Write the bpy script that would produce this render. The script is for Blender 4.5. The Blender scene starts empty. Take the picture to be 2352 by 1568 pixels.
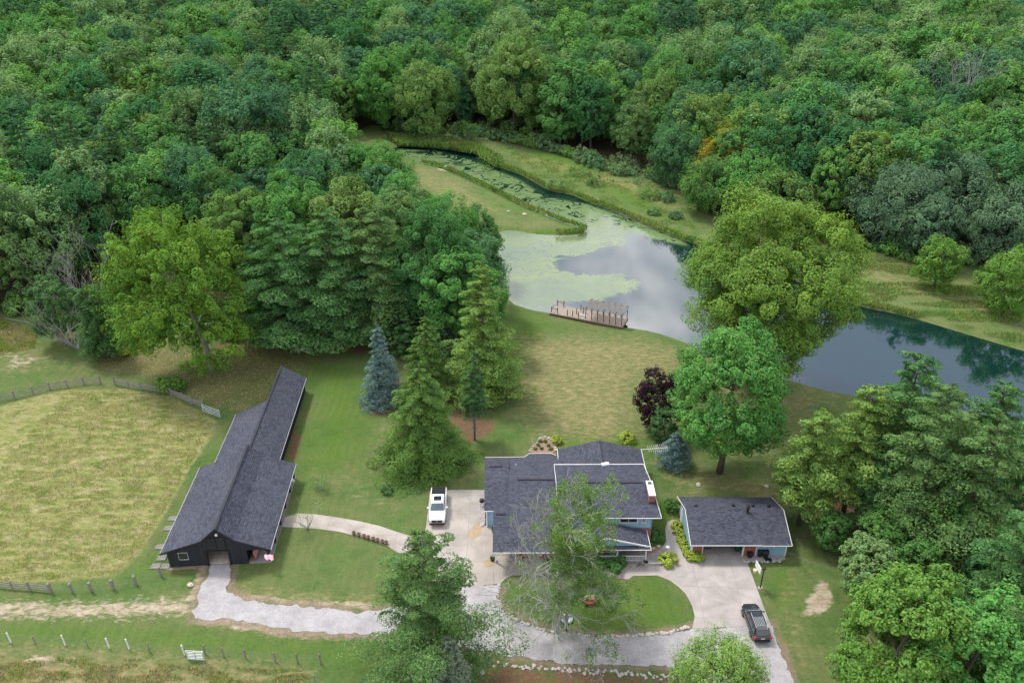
import bpy, bmesh, math, random
import numpy as np
from mathutils import Vector, Matrix, noise as mnoise

C = bpy.context.scene
COL = C.collection
rad = math.radians
random.seed(7)
RNG = np.random.default_rng(11)

# ------------------------------------------------------------------ camera, world, sun, exposure
TH = rad(29.0); F = 1829.1; CX = 1176.0; CY = 784.0; H = 65.5
cd = bpy.data.cameras.new('camera'); cam = bpy.data.objects.new('camera', cd); COL.objects.link(cam)
cd.sensor_width = 36.0; cd.lens = 36.0 * F / 2352.0; cd.clip_start = 0.5; cd.clip_end = 6000
cam.location = (0, 0, H); cam.rotation_euler = (rad(90) - TH, 0, 0)
C.camera = cam

SUN_EL, SUN_AZ = 58.0, -50.0       # azimuth from +Y towards +X
world = bpy.data.worlds.new('World'); C.world = world; world.use_nodes = True
wn = world.node_tree.nodes; wl = world.node_tree.links
bg = wn['Background']; sky = wn.new('ShaderNodeTexSky'); sky.sky_type = 'NISHITA'; sky.sun_disc = False
sky.sun_elevation = rad(SUN_EL); sky.sun_rotation = rad(SUN_AZ); sky.air_density = 1.0; sky.dust_density = 1.5
tc = wn.new('ShaderNodeTexCoord'); mp = wn.new('ShaderNodeMapping'); mp.inputs['Scale'].default_value = (1, 1, 2.2)
mp.inputs['Location'].default_value = (0.35, 0.1, 0.0)
nz = wn.new('ShaderNodeTexNoise'); nz.inputs['Scale'].default_value = 3.4; nz.inputs['Detail'].default_value = 6
nz.inputs['Roughness'].default_value = 0.55; nz.inputs['Distortion'].default_value = 0.4
rp = wn.new('ShaderNodeValToRGB'); rp.color_ramp.elements[0].position = 0.36; rp.color_ramp.elements[0].color = (0.45, 0.45, 0.45, 1)
rp.color_ramp.elements[1].position = 0.62; rp.color_ramp.elements[1].color = (0.95, 0.95, 0.95, 1)
cloudc = wn.new('ShaderNodeValToRGB'); cloudc.color_ramp.elements[0].position = 0.42; cloudc.color_ramp.elements[0].color = (4.6, 5.1, 6.2, 1)
cloudc.color_ramp.elements[1].position = 0.62; cloudc.color_ramp.elements[1].color = (15.8, 15.5, 15.6, 1)
mx = wn.new('ShaderNodeMixRGB')
wl.new(tc.outputs['Generated'], mp.inputs['Vector']); wl.new(mp.outputs[0], nz.inputs['Vector'])
# one brighter cloud bank low in the north, the one mirrored in the pond
vd = wn.new('ShaderNodeVectorMath'); vd.operation = 'DOT_PRODUCT'; wl.new(tc.outputs['Generated'], vd.inputs[0]); vd.inputs[1].default_value = (0.115, 0.905, 0.41)
mr = wn.new('ShaderNodeMapRange'); mr.inputs[1].default_value = 0.965; mr.inputs[2].default_value = 0.998; mr.inputs[3].default_value = 0.0; mr.inputs[4].default_value = 0.11; wl.new(vd.outputs['Value'], mr.inputs[0])
ads = wn.new('ShaderNodeMath'); ads.operation = 'ADD'; wl.new(nz.outputs['Fac'], ads.inputs[0]); wl.new(mr.outputs[0], ads.inputs[1])
vd2 = wn.new('ShaderNodeVectorMath'); vd2.operation = 'DOT_PRODUCT'; wl.new(tc.outputs['Generated'], vd2.inputs[0]); vd2.inputs[1].default_value = (0.50, 0.71, 0.50)   # a darker slate bank added in the north-east to dim the pond's reflection
mr2 = wn.new('ShaderNodeMapRange'); mr2.inputs[1].default_value = 0.93; mr2.inputs[2].default_value = 0.99; mr2.inputs[3].default_value = 0.0; mr2.inputs[4].default_value = 0.16; wl.new(vd2.outputs['Value'], mr2.inputs[0])
sub = wn.new('ShaderNodeMath'); sub.operation = 'SUBTRACT'; wl.new(ads.outputs[0], sub.inputs[0]); wl.new(mr2.outputs[0], sub.inputs[1])
wl.new(sub.outputs[0], rp.inputs[0]); wl.new(sub.outputs[0], cloudc.inputs[0])
wl.new(rp.outputs[0], mx.inputs[0]); wl.new(sky.outputs[0], mx.inputs[1]); wl.new(cloudc.outputs[0], mx.inputs[2])
wl.new(mx.outputs[0], bg.inputs[0]); bg.inputs[1].default_value = 0.10

sd = bpy.data.lights.new('sun', 'SUN'); sd.energy = 2.0; sd.angle = rad(10); sd.color = (1.0, 0.96, 0.9)
sun = bpy.data.objects.new('sun', sd); COL.objects.link(sun)
_d = Vector((math.sin(rad(SUN_AZ)) * math.cos(rad(SUN_EL)), math.cos(rad(SUN_AZ)) * math.cos(rad(SUN_EL)), math.sin(rad(SUN_EL))))
sun.rotation_euler = _d.to_track_quat('Z', 'Y').to_euler()
sun.location = (0, 0, 120)

C.view_settings.view_transform = 'Standard'; C.view_settings.look = 'None'
C.view_settings.exposure = 0.76; C.view_settings.gamma = 1.0
C.render.engine = 'CYCLES'
C.cycles.max_bounces = 5; C.cycles.diffuse_bounces = 3; C.cycles.glossy_bounces = 2; C.cycles.transmission_bounces = 3
C.cycles.transparent_max_bounces = 4; C.cycles.volume_bounces = 0
C.cycles.sample_clamp_indirect = 6; C.cycles.caustics_reflective = False; C.cycles.caustics_refractive = False
C.cycles.use_denoising = True

# ------------------------------------------------------------------ photo measure -> ground point
def P(u, v, z=0.0):
    a = (u - CX) / F; b = -(v - CY) / F
    dy = math.cos(TH) + b * math.sin(TH); dz = -math.sin(TH) + b * math.cos(TH)
    t = (z - H) / dz
    return (a * t, dy * t)
def P3(u, v, z=0.0):
    x, y = P(u, v, z); return Vector((x, y, z))
def hgt(v, y):
    b = -(v - CY) / F
    dy = math.cos(TH) + b * math.sin(TH); dz = -math.sin(TH) + b * math.cos(TH)
    return H + dz * y / dy
def reg(x0, y0, s):
    return lambda x, y: ((x0 + x / s) / 1.30612, (y0 + y / s) / 1.30612)
R1 = reg(400, 1080, 2.24); R2 = reg(1200, 1250, 2.614); R3 = reg(1900, 1300, 2.097); R4 = reg(0, 900, 2.613)
R5 = reg(0, 1600, 2.352); R6 = reg(1000, 1500, 2.138); R8 = reg(1600, 880, 5.88); RP = reg(1100, 380, 1.96)
GG = reg(1950, 1450, 5.004); H1 = reg(1440, 1300, 3.92); H2 = reg(1700, 1300, 3.92)
def W(f, pts, z=0.0): return [P(*f(x, y), z) for x, y in pts]
def WP(pts, z=0.0): return [P(x, y, z) for x, y in pts]

# ------------------------------------------------------------------ object helpers
def tag(o, label=None, cat=None, group=None, kind=None):
    if label: o['label'] = label
    if cat: o['category'] = cat
    if group: o['group'] = group
    if kind: o['kind'] = kind
    return o
def thing(name, label, cat, loc=(0, 0, 0), rz=0.0, group=None):
    o = bpy.data.objects.new(name, None); COL.objects.link(o); o.empty_display_size = 0.3
    o.location = loc; o.rotation_euler = (0, 0, rz)
    return tag(o, label, cat, group)
def link_mesh(name, me, mat=None, parent=None):
    o = bpy.data.objects.new(name, me); COL.objects.link(o)
    if mat is not None and len(me.materials) == 0: me.materials.append(mat)
    if parent: o.parent = parent
    return o
def copy_tree(o, parent=None):
    c = o.copy(); COL.objects.link(c); c.parent = parent
    for ch in list(o.children): copy_tree(ch, c)
    return c

class MB:
    """collects shapes into one mesh"""
    def __init__(s): s.v = []; s.f = []
    def add(s, vs, fs):
        n = len(s.v); s.v += [tuple(v) for v in vs]; s.f += [tuple(i + n for i in f) for f in fs]; return s
    def box(s, c, d, rz=0.0, rx=0.0, ry=0.0):
        M = Matrix.Rotation(rz, 3, 'Z') @ Matrix.Rotation(ry, 3, 'Y') @ Matrix.Rotation(rx, 3, 'X')
        vs = [Vector(c) + M @ Vector((sx * d[0] / 2, sy * d[1] / 2, sz * d[2] / 2)) for sz in (-1, 1) for sy in (-1, 1) for sx in (-1, 1)]
        return s.add(vs, [(0, 2, 3, 1), (4, 5, 7, 6), (0, 1, 5, 4), (2, 6, 7, 3), (0, 4, 6, 2), (1, 3, 7, 5)])
    def beam(s, a, b, w, h=None):
        a = Vector(a); b = Vector(b); h = h or w; d = (b - a).normalized()
        up = Vector((0, 0, 1)) if abs(d.z) < 0.95 else Vector((0, 1, 0))
        r = d.cross(up).normalized(); u = r.cross(d).normalized()
        vs = [p + r * (i * w / 2) + u * (j * h / 2) for p in (a, b) for i, j in ((-1, -1), (1, -1), (1, 1), (-1, 1))]
        return s.add(vs, [(0, 3, 2, 1), (4, 5, 6, 7), (0, 1, 5, 4), (1, 2, 6, 5), (2, 3, 7, 6), (3, 0, 4, 7)])
    def tube(s, pts, rs, n=6, cap=True):
        pts = [Vector(p) for p in pts]
        if not hasattr(rs, '__len__'): rs = [rs] * len(pts)
        base = len(s.v); ref = Vector((0.31, 0.17, 0.93))
        for i, p in enumerate(pts):
            d = (pts[min(i + 1, len(pts) - 1)] - pts[max(i - 1, 0)]).normalized()
            if abs(d.dot(ref)) > 0.97: ref = Vector((0.93, 0.1, 0.2))
            r = d.cross(ref).normalized(); u = r.cross(d)
            for k in range(n):
                a = 2 * math.pi * k / n
                s.v.append(tuple(p + (r * math.cos(a) + u * math.sin(a)) * rs[i]))
        for i in range(len(pts) - 1):
            for k in range(n):
                a0 = base + i * n + k; a1 = base + i * n + (k + 1) % n
                s.f.append((a0, a1, a1 + n, a0 + n))
        if cap:
            s.f.append(tuple(base + k for k in reversed(range(n))))
            s.f.append(tuple(base + (len(pts) - 1) * n + k for k in range(n)))
        return s
    def lathe(s, prof, c=(0, 0, 0), n=14, sx=1.0, sy=1.0):
        base = len(s.v)
        for r, z in prof:
            for k in range(n):
                a = 2 * math.pi * k / n
                s.v.append((c[0] + r * sx * math.cos(a), c[1] + r * sy * math.sin(a), c[2] + z))
        for i in range(len(prof) - 1):
            for k in range(n):
                a0 = base + i * n + k; a1 = base + i * n + (k + 1) % n
                s.f.append((a0, a1, a1 + n, a0 + n))
        s.f.append(tuple(base + k for k in reversed(range(n))))
        s.f.append(tuple(base + (len(prof) - 1) * n + k for k in range(n)))
        return s
    def slab(s, pts, th):
        """planar polygon extruded down by th along z"""
        n = len(pts); vs = [tuple(p) for p in pts] + [(p[0], p[1], p[2] - th) for p in pts]
        fs = [tuple(range(n)), tuple(reversed(range(n, 2 * n)))] + [(i, i + n, (i + 1) % n + n, (i + 1) % n) for i in range(n)]
        return s.add(vs, fs)
    def loft(s, rings, closed=True):
        base = len(s.v); n = len(rings[0])
        for r in rings: s.v += [tuple(p) for p in r]
        for i in range(len(rings) - 1):
            for k in range(n):
                a0 = base + i * n + k; a1 = base + i * n + (k + 1) % n
                s.f.append((a0, a1, a1 + n, a0 + n))
        s.f.append(tuple(base + k for k in reversed(range(n)))); s.f.append(tuple(base + (len(rings) - 1) * n + k for k in range(n)))
        return s
    def build(s, name, mat, parent=None, bevel=0.0, smooth=False, seg=2):
        me = bpy.data.meshes.new(name); me.from_pydata(s.v, [], s.f); me.update()
        bm = bmesh.new(); bm.from_mesh(me); bmesh.ops.recalc_face_normals(bm, faces=bm.faces)
        bm.to_mesh(me); bm.free()
        if smooth:
            for p in me.polygons: p.use_smooth = True
        o = link_mesh(name, me, mat, parent)
        if bevel > 0:
            b = o.modifiers.new('bevel', 'BEVEL'); b.width = bevel; b.segments = seg; b.limit_method = 'ANGLE'; b.angle_limit = rad(35)
        return o

# ------------------------------------------------------------------ material helpers
def newmat(name):
    m = bpy.data.materials.new(name); m.use_nodes = True
    nt = m.node_tree; b = nt.nodes['Principled BSDF']; return m, nt.nodes, nt.links, b
def c4(c): return (c[0], c[1], c[2], 1)
def noise_node(N, L, vec, scale, detail=4, rough=0.6, dist=0.0):
    n = N.new('ShaderNodeTexNoise'); n.inputs['Scale'].default_value = scale; n.inputs['Detail'].default_value = detail
    n.inputs['Roughness'].default_value = rough; n.inputs['Distortion'].default_value = dist
    L.new(vec, n.inputs['Vector']); return n
def maprange(N, L, val, a, b, c=0.0, d=1.0):
    m = N.new('ShaderNodeMapRange'); m.inputs[1].default_value = a; m.inputs[2].default_value = b
    m.inputs[3].default_value = c; m.inputs[4].default_value = d; L.new(val, m.inputs[0]); return m.outputs[0]
def math_node(N, L, op, a, b=None):
    m = N.new('ShaderNodeMath'); m.operation = op
    for i, x in enumerate((a, b)):
        if x is None: continue
        if isinstance(x, (int, float)): m.inputs[i].default_value = x
        else: L.new(x, m.inputs[i])
    return m.outputs[0]
def mixc(N, L, f, a, b, mode='MIX'):
    m = N.new('ShaderNodeMixRGB'); m.blend_type = mode
    for i, x in enumerate((f, a, b)):
        if isinstance(x, (int, float)): m.inputs[i].default_value = x
        elif isinstance(x, tuple): m.inputs[i].default_value = c4(x)
        else: L.new(x, m.inputs[i])
    return m.outputs[0]
def simple(name, c1, c2=None, scale=3.0, rough=0.7, metal=0.0, bump=0.0, bscale=None, stretch=(1, 1, 1), spec=0.4, lo=0.35, hi=0.65):
    m, N, L, b = newmat(name)
    b.inputs['Roughness'].default_value = rough; b.inputs['Metallic'].default_value = metal
    b.inputs['Specular IOR Level'].default_value = spec
    tcn = N.new('ShaderNodeTexCoord'); mpn = N.new('ShaderNodeMapping'); mpn.inputs['Scale'].default_value = stretch
    L.new(tcn.outputs['Object'], mpn.inputs['Vector'])
    if c2 is None: c2 = tuple(x * 0.8 for x in c1)
    n = noise_node(N, L, mpn.outputs[0], scale)
    L.new(mixc(N, L, maprange(N, L, n.outputs['Fac'], lo, hi), c1, c2), b.inputs['Base Color'])
    if bump > 0:
        n2 = noise_node(N, L, mpn.outputs[0], bscale or scale * 3)
        bn = N.new('ShaderNodeBump'); bn.inputs['Strength'].default_value = bump; bn.inputs['Distance'].default_value = 0.05
        L.new(n2.outputs['Fac'], bn.inputs['Height']); L.new(bn.outputs[0], b.inputs['Normal'])
    return m

def shingle_mat(name, swap=False):
    m, N, L, b = newmat(name); b.inputs['Roughness'].default_value = 0.85; b.inputs['Specular IOR Level'].default_value = 0.25
    tcn = N.new('ShaderNodeTexCoord'); mpn = N.new('ShaderNodeMapping')
    if swap: mpn.inputs['Rotation'].default_value = (0, 0, rad(90))
    L.new(tcn.outputs['Object'], mpn.inputs['Vector'])
    br = N.new('ShaderNodeTexBrick'); br.inputs['Scale'].default_value = 1.0
    br.inputs['Brick Width'].default_value = 0.34; br.inputs['Row Height'].default_value = 0.19
    br.inputs['Mortar Size'].default_value = 0.02; br.inputs['Mortar Smooth'].default_value = 0.3; br.inputs['Bias'].default_value = 0.0
    br.inputs['Color1'].default_value = (0.034, 0.038, 0.055, 1); br.inputs['Color2'].default_value = (0.102, 0.109, 0.143, 1)
    br.inputs['Mortar'].default_value = (0.026, 0.029, 0.045, 1)
    L.new(mpn.outputs[0], br.inputs['Vector'])
    n = noise_node(N, L, mpn.outputs[0], 2.2, 5, 0.7)
    n2 = noise_node(N, L, tcn.outputs['Object'], 0.35, 3)
    c = mixc(N, L, maprange(N, L, n.outputs['Fac'], 0.35, 0.65, 0.0, 0.45), br.outputs['Color'], (0.046, 0.048, 0.062))
    c = mixc(N, L, maprange(N, L, n2.outputs['Fac'], 0.4, 0.7, 0.0, 0.3), c, (0.10, 0.104, 0.125))
    L.new(c, b.inputs['Base Color'])
    bn = N.new('ShaderNodeBump'); bn.inputs['Strength'].default_value = 0.5; bn.inputs['Distance'].default_value = 0.02
    L.new(br.outputs['Fac'], bn.inputs['Height']); bn.invert = True; L.new(bn.outputs[0], b.inputs['Normal'])
    return m
def brick_mat(name):
    m, N, L, b = newmat(name); b.inputs['Roughness'].default_value = 0.85
    tcn = N.new('ShaderNodeTexCoord'); sp = N.new('ShaderNodeSeparateXYZ'); L.new(tcn.outputs['Object'], sp.inputs[0])
    cb = N.new('ShaderNodeCombineXYZ'); L.new(math_node(N, L, 'ADD', sp.outputs[0], sp.outputs[1]), cb.inputs[0]); L.new(sp.outputs[2], cb.inputs[1])
    br = N.new('ShaderNodeTexBrick'); br.inputs['Scale'].default_value = 1.0
    br.inputs['Brick Width'].default_value = 0.24; br.inputs['Row Height'].default_value = 0.085; br.inputs['Mortar Size'].default_value = 0.008
    br.inputs['Color1'].default_value = (0.24, 0.055, 0.04, 1); br.inputs['Color2'].default_value = (0.36, 0.11, 0.075, 1); br.inputs['Mortar'].default_value = (0.3, 0.22, 0.19, 1)
    L.new(cb.outputs[0], br.inputs['Vector']); L.new(br.outputs['Color'], b.inputs['Base Color']); return m
def board_mat(name, c1, c2, width=0.2, axis='xy', rough=0.7):
    """boards: vertical siding (axis xy) or horizontal lap siding (axis z)"""
    m, N, L, b = newmat(name); b.inputs['Roughness'].default_value = rough; b.inputs['Specular IOR Level'].default_value = 0.3
    tcn = N.new('ShaderNodeTexCoord'); sp = N.new('ShaderNodeSeparateXYZ'); L.new(tcn.outputs['Object'], sp.inputs[0])
    val = {'xy': lambda: math_node(N, L, 'ADD', sp.outputs[0], sp.outputs[1]), 'z': lambda: sp.outputs[2], 'x': lambda: sp.outputs[0], 'y': lambda: sp.outputs[1]}[axis]()
    q = math_node(N, L, 'DIVIDE', val, width); fr = math_node(N, L, 'FRACT', q); fl = math_node(N, L, 'FLOOR', q)
    wn_ = N.new('ShaderNodeTexWhiteNoise'); wn_.noise_dimensions = '1D'; L.new(fl, wn_.inputs['W'])
    n = noise_node(N, L, tcn.outputs['Object'], 2.5, 5)
    f = math_node(N, L, 'ADD', math_node(N, L, 'MULTIPLY', wn_.outputs['Value'], 0.6), math_node(N, L, 'MULTIPLY', n.outputs['Fac'], 0.5))
    c = mixc(N, L, f, c1, c2)
    gap = maprange(N, L, fr, 0.0, 0.1, 1.0, 0.0)
    c = mixc(N, L, math_node(N, L, 'MULTIPLY', gap, 0.55), c, tuple(x * 0.35 for x in c1))
    L.new(c, b.inputs['Base Color'])
    bn = N.new('ShaderNodeBump'); bn.inputs['Strength'].default_value = 0.6; bn.inputs['Distance'].default_value = 0.02
    L.new(fr, bn.inputs['Height']); L.new(bn.outputs[0], b.inputs['Normal'])
    return m

def leaf_mat(name, cols, noise_scale=0.25, trans=0.27, jitter=0.42, patch=None, patch_amt=0.3, tint=(1.23, 1.26, 1.24)):
    """cols: list of greens picked per tree at random, leaves vary one by one"""
    m = bpy.data.materials.new(name); m.use_nodes = True; nt = m.node_tree; N = nt.nodes; L = nt.links
    N.remove(N['Principled BSDF']); out = N['Material Output']
    oi = N.new('ShaderNodeObjectInfo'); geo = N.new('ShaderNodeNewGeometry'); tcn = N.new('ShaderNodeTexCoord')
    cr = N.new('ShaderNodeValToRGB'); cr.color_ramp.interpolation = 'LINEAR'
    els = cr.color_ramp.elements; k = len(cols)
    els[0].position = 0.0; els[0].color = c4(cols[0])
    if k > 1: els[1].position = 1.0; els[1].color = c4(cols[-1])
    else: els[1].color = c4(cols[0])
    for i in range(1, k - 1):
        e = els.new(i / (k - 1)); e.color = c4(cols[i])
    L.new(oi.outputs['Random'], cr.inputs[0])
    c = cr.outputs[0]
    n = noise_node(N, L, tcn.outputs['Object'], noise_scale, 3)
    c = mixc(N, L, maprange(N, L, n.outputs['Fac'], 0.3, 0.7, 0.0, 1.0), mixc(N, L, 1.0, c, (0.78, 0.84, 0.9), 'MULTIPLY'), mixc(N, L, 1.0, c, (1.2, 1.15, 1.0), 'MULTIPLY'))
    if patch:
        n3 = noise_node(N, L, tcn.outputs['Object'], noise_scale * 0.7, 2)
        c = mixc(N, L, maprange(N, L, n3.outputs['Fac'], 0.5, 0.62, 0.0, patch_amt), c, patch)
    v = maprange(N, L, geo.outputs['Random Per Island'], 0.0, 1.0, 1.0 - jitter, 1.0 + jitter)
    if tint: c = mixc(N, L, 1.0, c, tint, 'MULTIPLY')
    hs = N.new('ShaderNodeHueSaturation'); L.new(v, hs.inputs['Value']); L.new(c, hs.inputs['Color'])
    r2 = math_node(N, L, 'FRACT', math_node(N, L, 'MULTIPLY', geo.outputs['Random Per Island'], 17.3))
    L.new(maprange(N, L, r2, 0, 1, 0.478, 0.522), hs.inputs['Hue'])
    df = N.new('ShaderNodeBsdfDiffuse'); tr = N.new('ShaderNodeBsdfTranslucent'); ms = N.new('ShaderNodeMixShader'); ms.inputs[0].default_value = trans
    L.new(hs.outputs[0], df.inputs[0]); L.new(mixc(N, L, 1.0, hs.outputs[0], (1.0, 1.15, 0.65), 'MULTIPLY'), tr.inputs[0])
    L.new(df.outputs[0], ms.inputs[1]); L.new(tr.outputs[0], ms.inputs[2]); L.new(ms.outputs[0], out.inputs[0])
    return m

M = {}
M['shingle'] = shingle_mat('grey_shingles'); M['shingle_ns'] = shingle_mat('grey_shingles_turned', True)
M['brick'] = brick_mat('red_brick')
M['black_board'] = board_mat('black_siding', (0.014, 0.016, 0.022), (0.026, 0.029, 0.038), 0.28)
M['black'] = simple('black_paint', (0.012, 0.012, 0.015), (0.02, 0.02, 0.024), 4, 0.55)
M['blue_siding'] = board_mat('blue_siding', (0.25, 0.44, 0.58), (0.29, 0.48, 0.62), 0.2, 'z')
M['white'] = simple('white_paint', (0.78, 0.78, 0.78), (0.66, 0.66, 0.66), 3, 0.5)
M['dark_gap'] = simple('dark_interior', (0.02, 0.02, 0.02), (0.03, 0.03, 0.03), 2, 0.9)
M['glass'] = simple('window_glass', (0.02, 0.025, 0.03), (0.035, 0.04, 0.045), 2, 0.08, spec=0.8)
M['ridge'] = simple('ridge_vent', (0.025, 0.027, 0.036), (0.04, 0.042, 0.055), 4, 0.9)
M['wood_floor'] = board_mat('pale_wood_floor', (0.42, 0.36, 0.29), (0.55, 0.48, 0.4), 0.35, 'x')
M['deck'] = board_mat('weathered_deck', (0.24, 0.19, 0.155), (0.36, 0.3, 0.25), 0.14, 'x')
M['deck_grey'] = board_mat('grey_porch_boards', (0.2, 0.19, 0.18), (0.3, 0.29, 0.27), 0.14, 'x')
M['old_wood'] = simple('weathered_wood', (0.17, 0.155, 0.14), (0.28, 0.26, 0.235), 3, 0.9, stretch=(1, 1, 4))
M['post_brown'] = simple('brown_posts', (0.14, 0.085, 0.055), (0.22, 0.145, 0.1), 3, 0.85)
M['bark'] = simple('grey_bark', (0.075, 0.06, 0.048), (0.14, 0.12, 0.1), 3, 0.95, stretch=(3, 3, 0.6))
M['bark_pale'] = simple('pale_bark', (0.2, 0.185, 0.16), (0.32, 0.3, 0.27), 3, 0.95, stretch=(3, 3, 0.6))
M['dead_wood'] = simple('dead_grey_wood', (0.3, 0.27, 0.26), (0.42, 0.39, 0.38), 3, 0.95)
M['twig'] = simple('lichen_twigs', (0.22, 0.235, 0.19), (0.34, 0.35, 0.29), 3, 0.95)
M['stone'] = simple('field_stone', (0.33, 0.27, 0.23), (0.55, 0.5, 0.46), 1.7, 0.9, bump=0.4)
M['galv'] = simple('galvanised_metal', (0.5, 0.53, 0.56), (0.62, 0.65, 0.68), 3, 0.45, metal=0.3)
M['plastic_black'] = simple('black_plastic', (0.012, 0.013, 0.017), (0.02, 0.022, 0.026), 3, 0.4)

# ------------------------------------------------------------------ foliage builders (numpy)
def leaf_object(name, pts, nrm, size, mat, parent=None, aspect=0.6, axis=None):
    n = len(pts)
    nrm = nrm / np.maximum(np.linalg.norm(nrm, axis=1, keepdims=True), 1e-6)
    if axis is None:
        t = RNG.normal(size=(n, 3))
    else: t = axis
    t = t - nrm * np.sum(t * nrm, axis=1, keepdims=True)
    t /= np.maximum(np.linalg.norm(t, axis=1, keepdims=True), 1e-6)
    b = np.cross(nrm, t)
    s = size.reshape(-1, 1)
    v = np.empty((n, 4, 3), dtype=np.float32)
    v[:, 0] = pts + t * s; v[:, 1] = pts + b * s * aspect; v[:, 2] = pts - t * s; v[:, 3] = pts - b * s * aspect
    me = bpy.data.meshes.new(name)
    me.vertices.add(4 * n); me.loops.add(4 * n); me.polygons.add(n)
    me.vertices.foreach_set('co', v.reshape(-1))
    me.loops.foreach_set('vertex_index', np.arange(4 * n, dtype=np.int32))
    me.polygons.foreach_set('loop_start', np.arange(0, 4 * n, 4, dtype=np.int32))
    me.update(calc_edges=True)
    me.materials.append(mat)
    return link_mesh(name, me, None, parent)

def rdir(n):
    d = RNG.normal(size=(n, 3)); return d / np.linalg.norm(d, axis=1, keepdims=True)

def broad_cloud(R, ztop, zbot, lobes=26, tufts=12, per=14, leaf=0.3, lobe_r=0.36, tuft_r=0.34, elong=1.0, shape=1.0, drop=0.0, lf=(0.6, 0.88)):
    """leaf positions of a billowing deciduous crown; returns pts, nrm, sizes"""
    cz = zbot + (ztop - zbot) * 0.48; rz = (ztop - zbot) / 2
    P_, N_, S_ = [], [], []
    k = np.arange(lobes) + 0.5
    phi = np.arccos(1 - 1.88 * k / lobes); th = math.pi * (1 + 5 ** 0.5) * k
    D = np.stack([np.cos(th) * np.sin(phi), np.sin(th) * np.sin(phi), np.cos(phi)], 1) + RNG.normal(size=(lobes, 3)) * 0.16
    for i in range(lobes):
        d = D[i]; d = d / np.linalg.norm(d)
        f = RNG.uniform(*lf)
        w = 1.0
        if d[2] < 0: w = 1.0 - drop * (-d[2])
        if shape < 1.0 and d[2] > 0: w = 1.0 - (1 - shape) * d[2]
        c = np.array([d[0] * R * f * w, d[1] * R * f * w, cz + d[2] * rz * f])
        r = R * lobe_r * RNG.uniform(0.7, 1.25)
        td = rdir(tufts * 2); keep = (td @ (d + np.array([0, 0, 0.55]))) > -0.25; td = td[keep][:tufts]
        for j in range(len(td)):
            tc_ = c + td[j] * r * np.array([1, 1, 0.85]) * RNG.uniform(0.7, 1.05)
            tr_ = r * tuft_r * RNG.uniform(0.7, 1.3)
            out = td[j] * 0.7 + d * 0.4 + np.array([0, 0, 0.5]); out /= np.linalg.norm(out)
            q = rdir(per); q = q + out * 0.55
            pts = tc_ + q * tr_ + out * (np.abs(q @ out) * tr_ * (elong - 1)).reshape(-1, 1)
            P_.append(pts); N_.append(q * 0.6 + out * 0.65 + np.array([0, 0, 0.35]) + RNG.normal(size=(per, 3)) * 0.22); S_.append(leaf * RNG.uniform(0.6, 1.3, per))
    return np.concatenate(P_), np.concatenate(N_), np.concatenate(S_)

def conifer_cloud(Hh, R, z0, whorls=22, branches=6, plates=3, per=24, leaf=0.22, up=0.25, droop=0.0, prof=0.85, flat=0.28, irregular=0.25, top_r=0.0, wide=0.34):
    """leaf positions of a layered conifer: branches of flat tufted plates"""
    P_, N_, S_, B_ = [], [], [], []
    for w in range(whorls):
        t = (w + RNG.uniform(-0.3, 0.3)) / whorls; t = min(max(t, 0), 0.995)
        z = z0 + (Hh - z0) * t
        L = (R * (1 - t) ** prof + top_r) * RNG.uniform(1 - irregular, 1 + irregular * 0.5)
        a0 = RNG.uniform(0, 6.28)
        nb = max(3, int(branches * (0.6 + 0.4 * (1 - t))))
        for b in range(nb):
            a = a0 + 2 * math.pi * b / nb + RNG.uniform(-0.3, 0.3); Lb = L * RNG.uniform(1 - irregular, 1.05)
            hd = np.array([math.cos(a), math.sin(a), 0]); side = np.array([-math.sin(a), math.cos(a), 0])
            slope = up * (0.4 + t) - droop * (1 - t * 0.5)
            zz = z + RNG.uniform(-0.5, 0.5) * (Hh - z0) / whorls
            B_.append((np.array([0, 0, zz]), np.array([0, 0, zz]) + hd * Lb * 0.85 + np.array([0, 0, slope * Lb * 0.8])))
            npl = max(2, int(round(plates * (0.5 + 0.5 * Lb / R))))
            for p in range(npl):
                f = 0.32 + 0.68 * (p + 0.5) / npl + RNG.uniform(-0.06, 0.06)
                pw = Lb * wide * (1.15 - 0.45 * f) * RNG.uniform(0.8, 1.2)
                c = np.array([0, 0, zz]) + hd * Lb * f * 0.93 + np.array([0, 0, slope * Lb * f]) + side * RNG.uniform(-0.3, 0.3) * pw
                n = int(per * (0.6 + pw / (R * wide + 0.01)))
                q = rdir(n); r = RNG.uniform(0.55, 1.0, n) ** 0.5
                off = (hd * (q[:, :1] * pw * 0.95) + side * (q[:, 1:2] * pw)) * r.reshape(-1, 1)
                hz = np.abs(q[:, 2:3]) * pw * flat * np.array([[0, 0, 1.0]]) - (off @ hd).reshape(-1, 1) * 0.0
                dr = -(droop * 0.5) * (np.linalg.norm(off, axis=1, keepdims=True)) * np.array([[0, 0, 1.0]])
                P_.append(c + off + hz + dr)
                N_.append(q * np.array([0.6, 0.6, 0.4]) + np.array([0, 0, 0.8]) + RNG.normal(size=(n, 3)) * 0.28 + hd * 0.35)
                S_.append(leaf * RNG.uniform(0.6, 1.3, n))
    return np.concatenate(P_), np.concatenate(N_), np.concatenate(S_), B_

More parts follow.
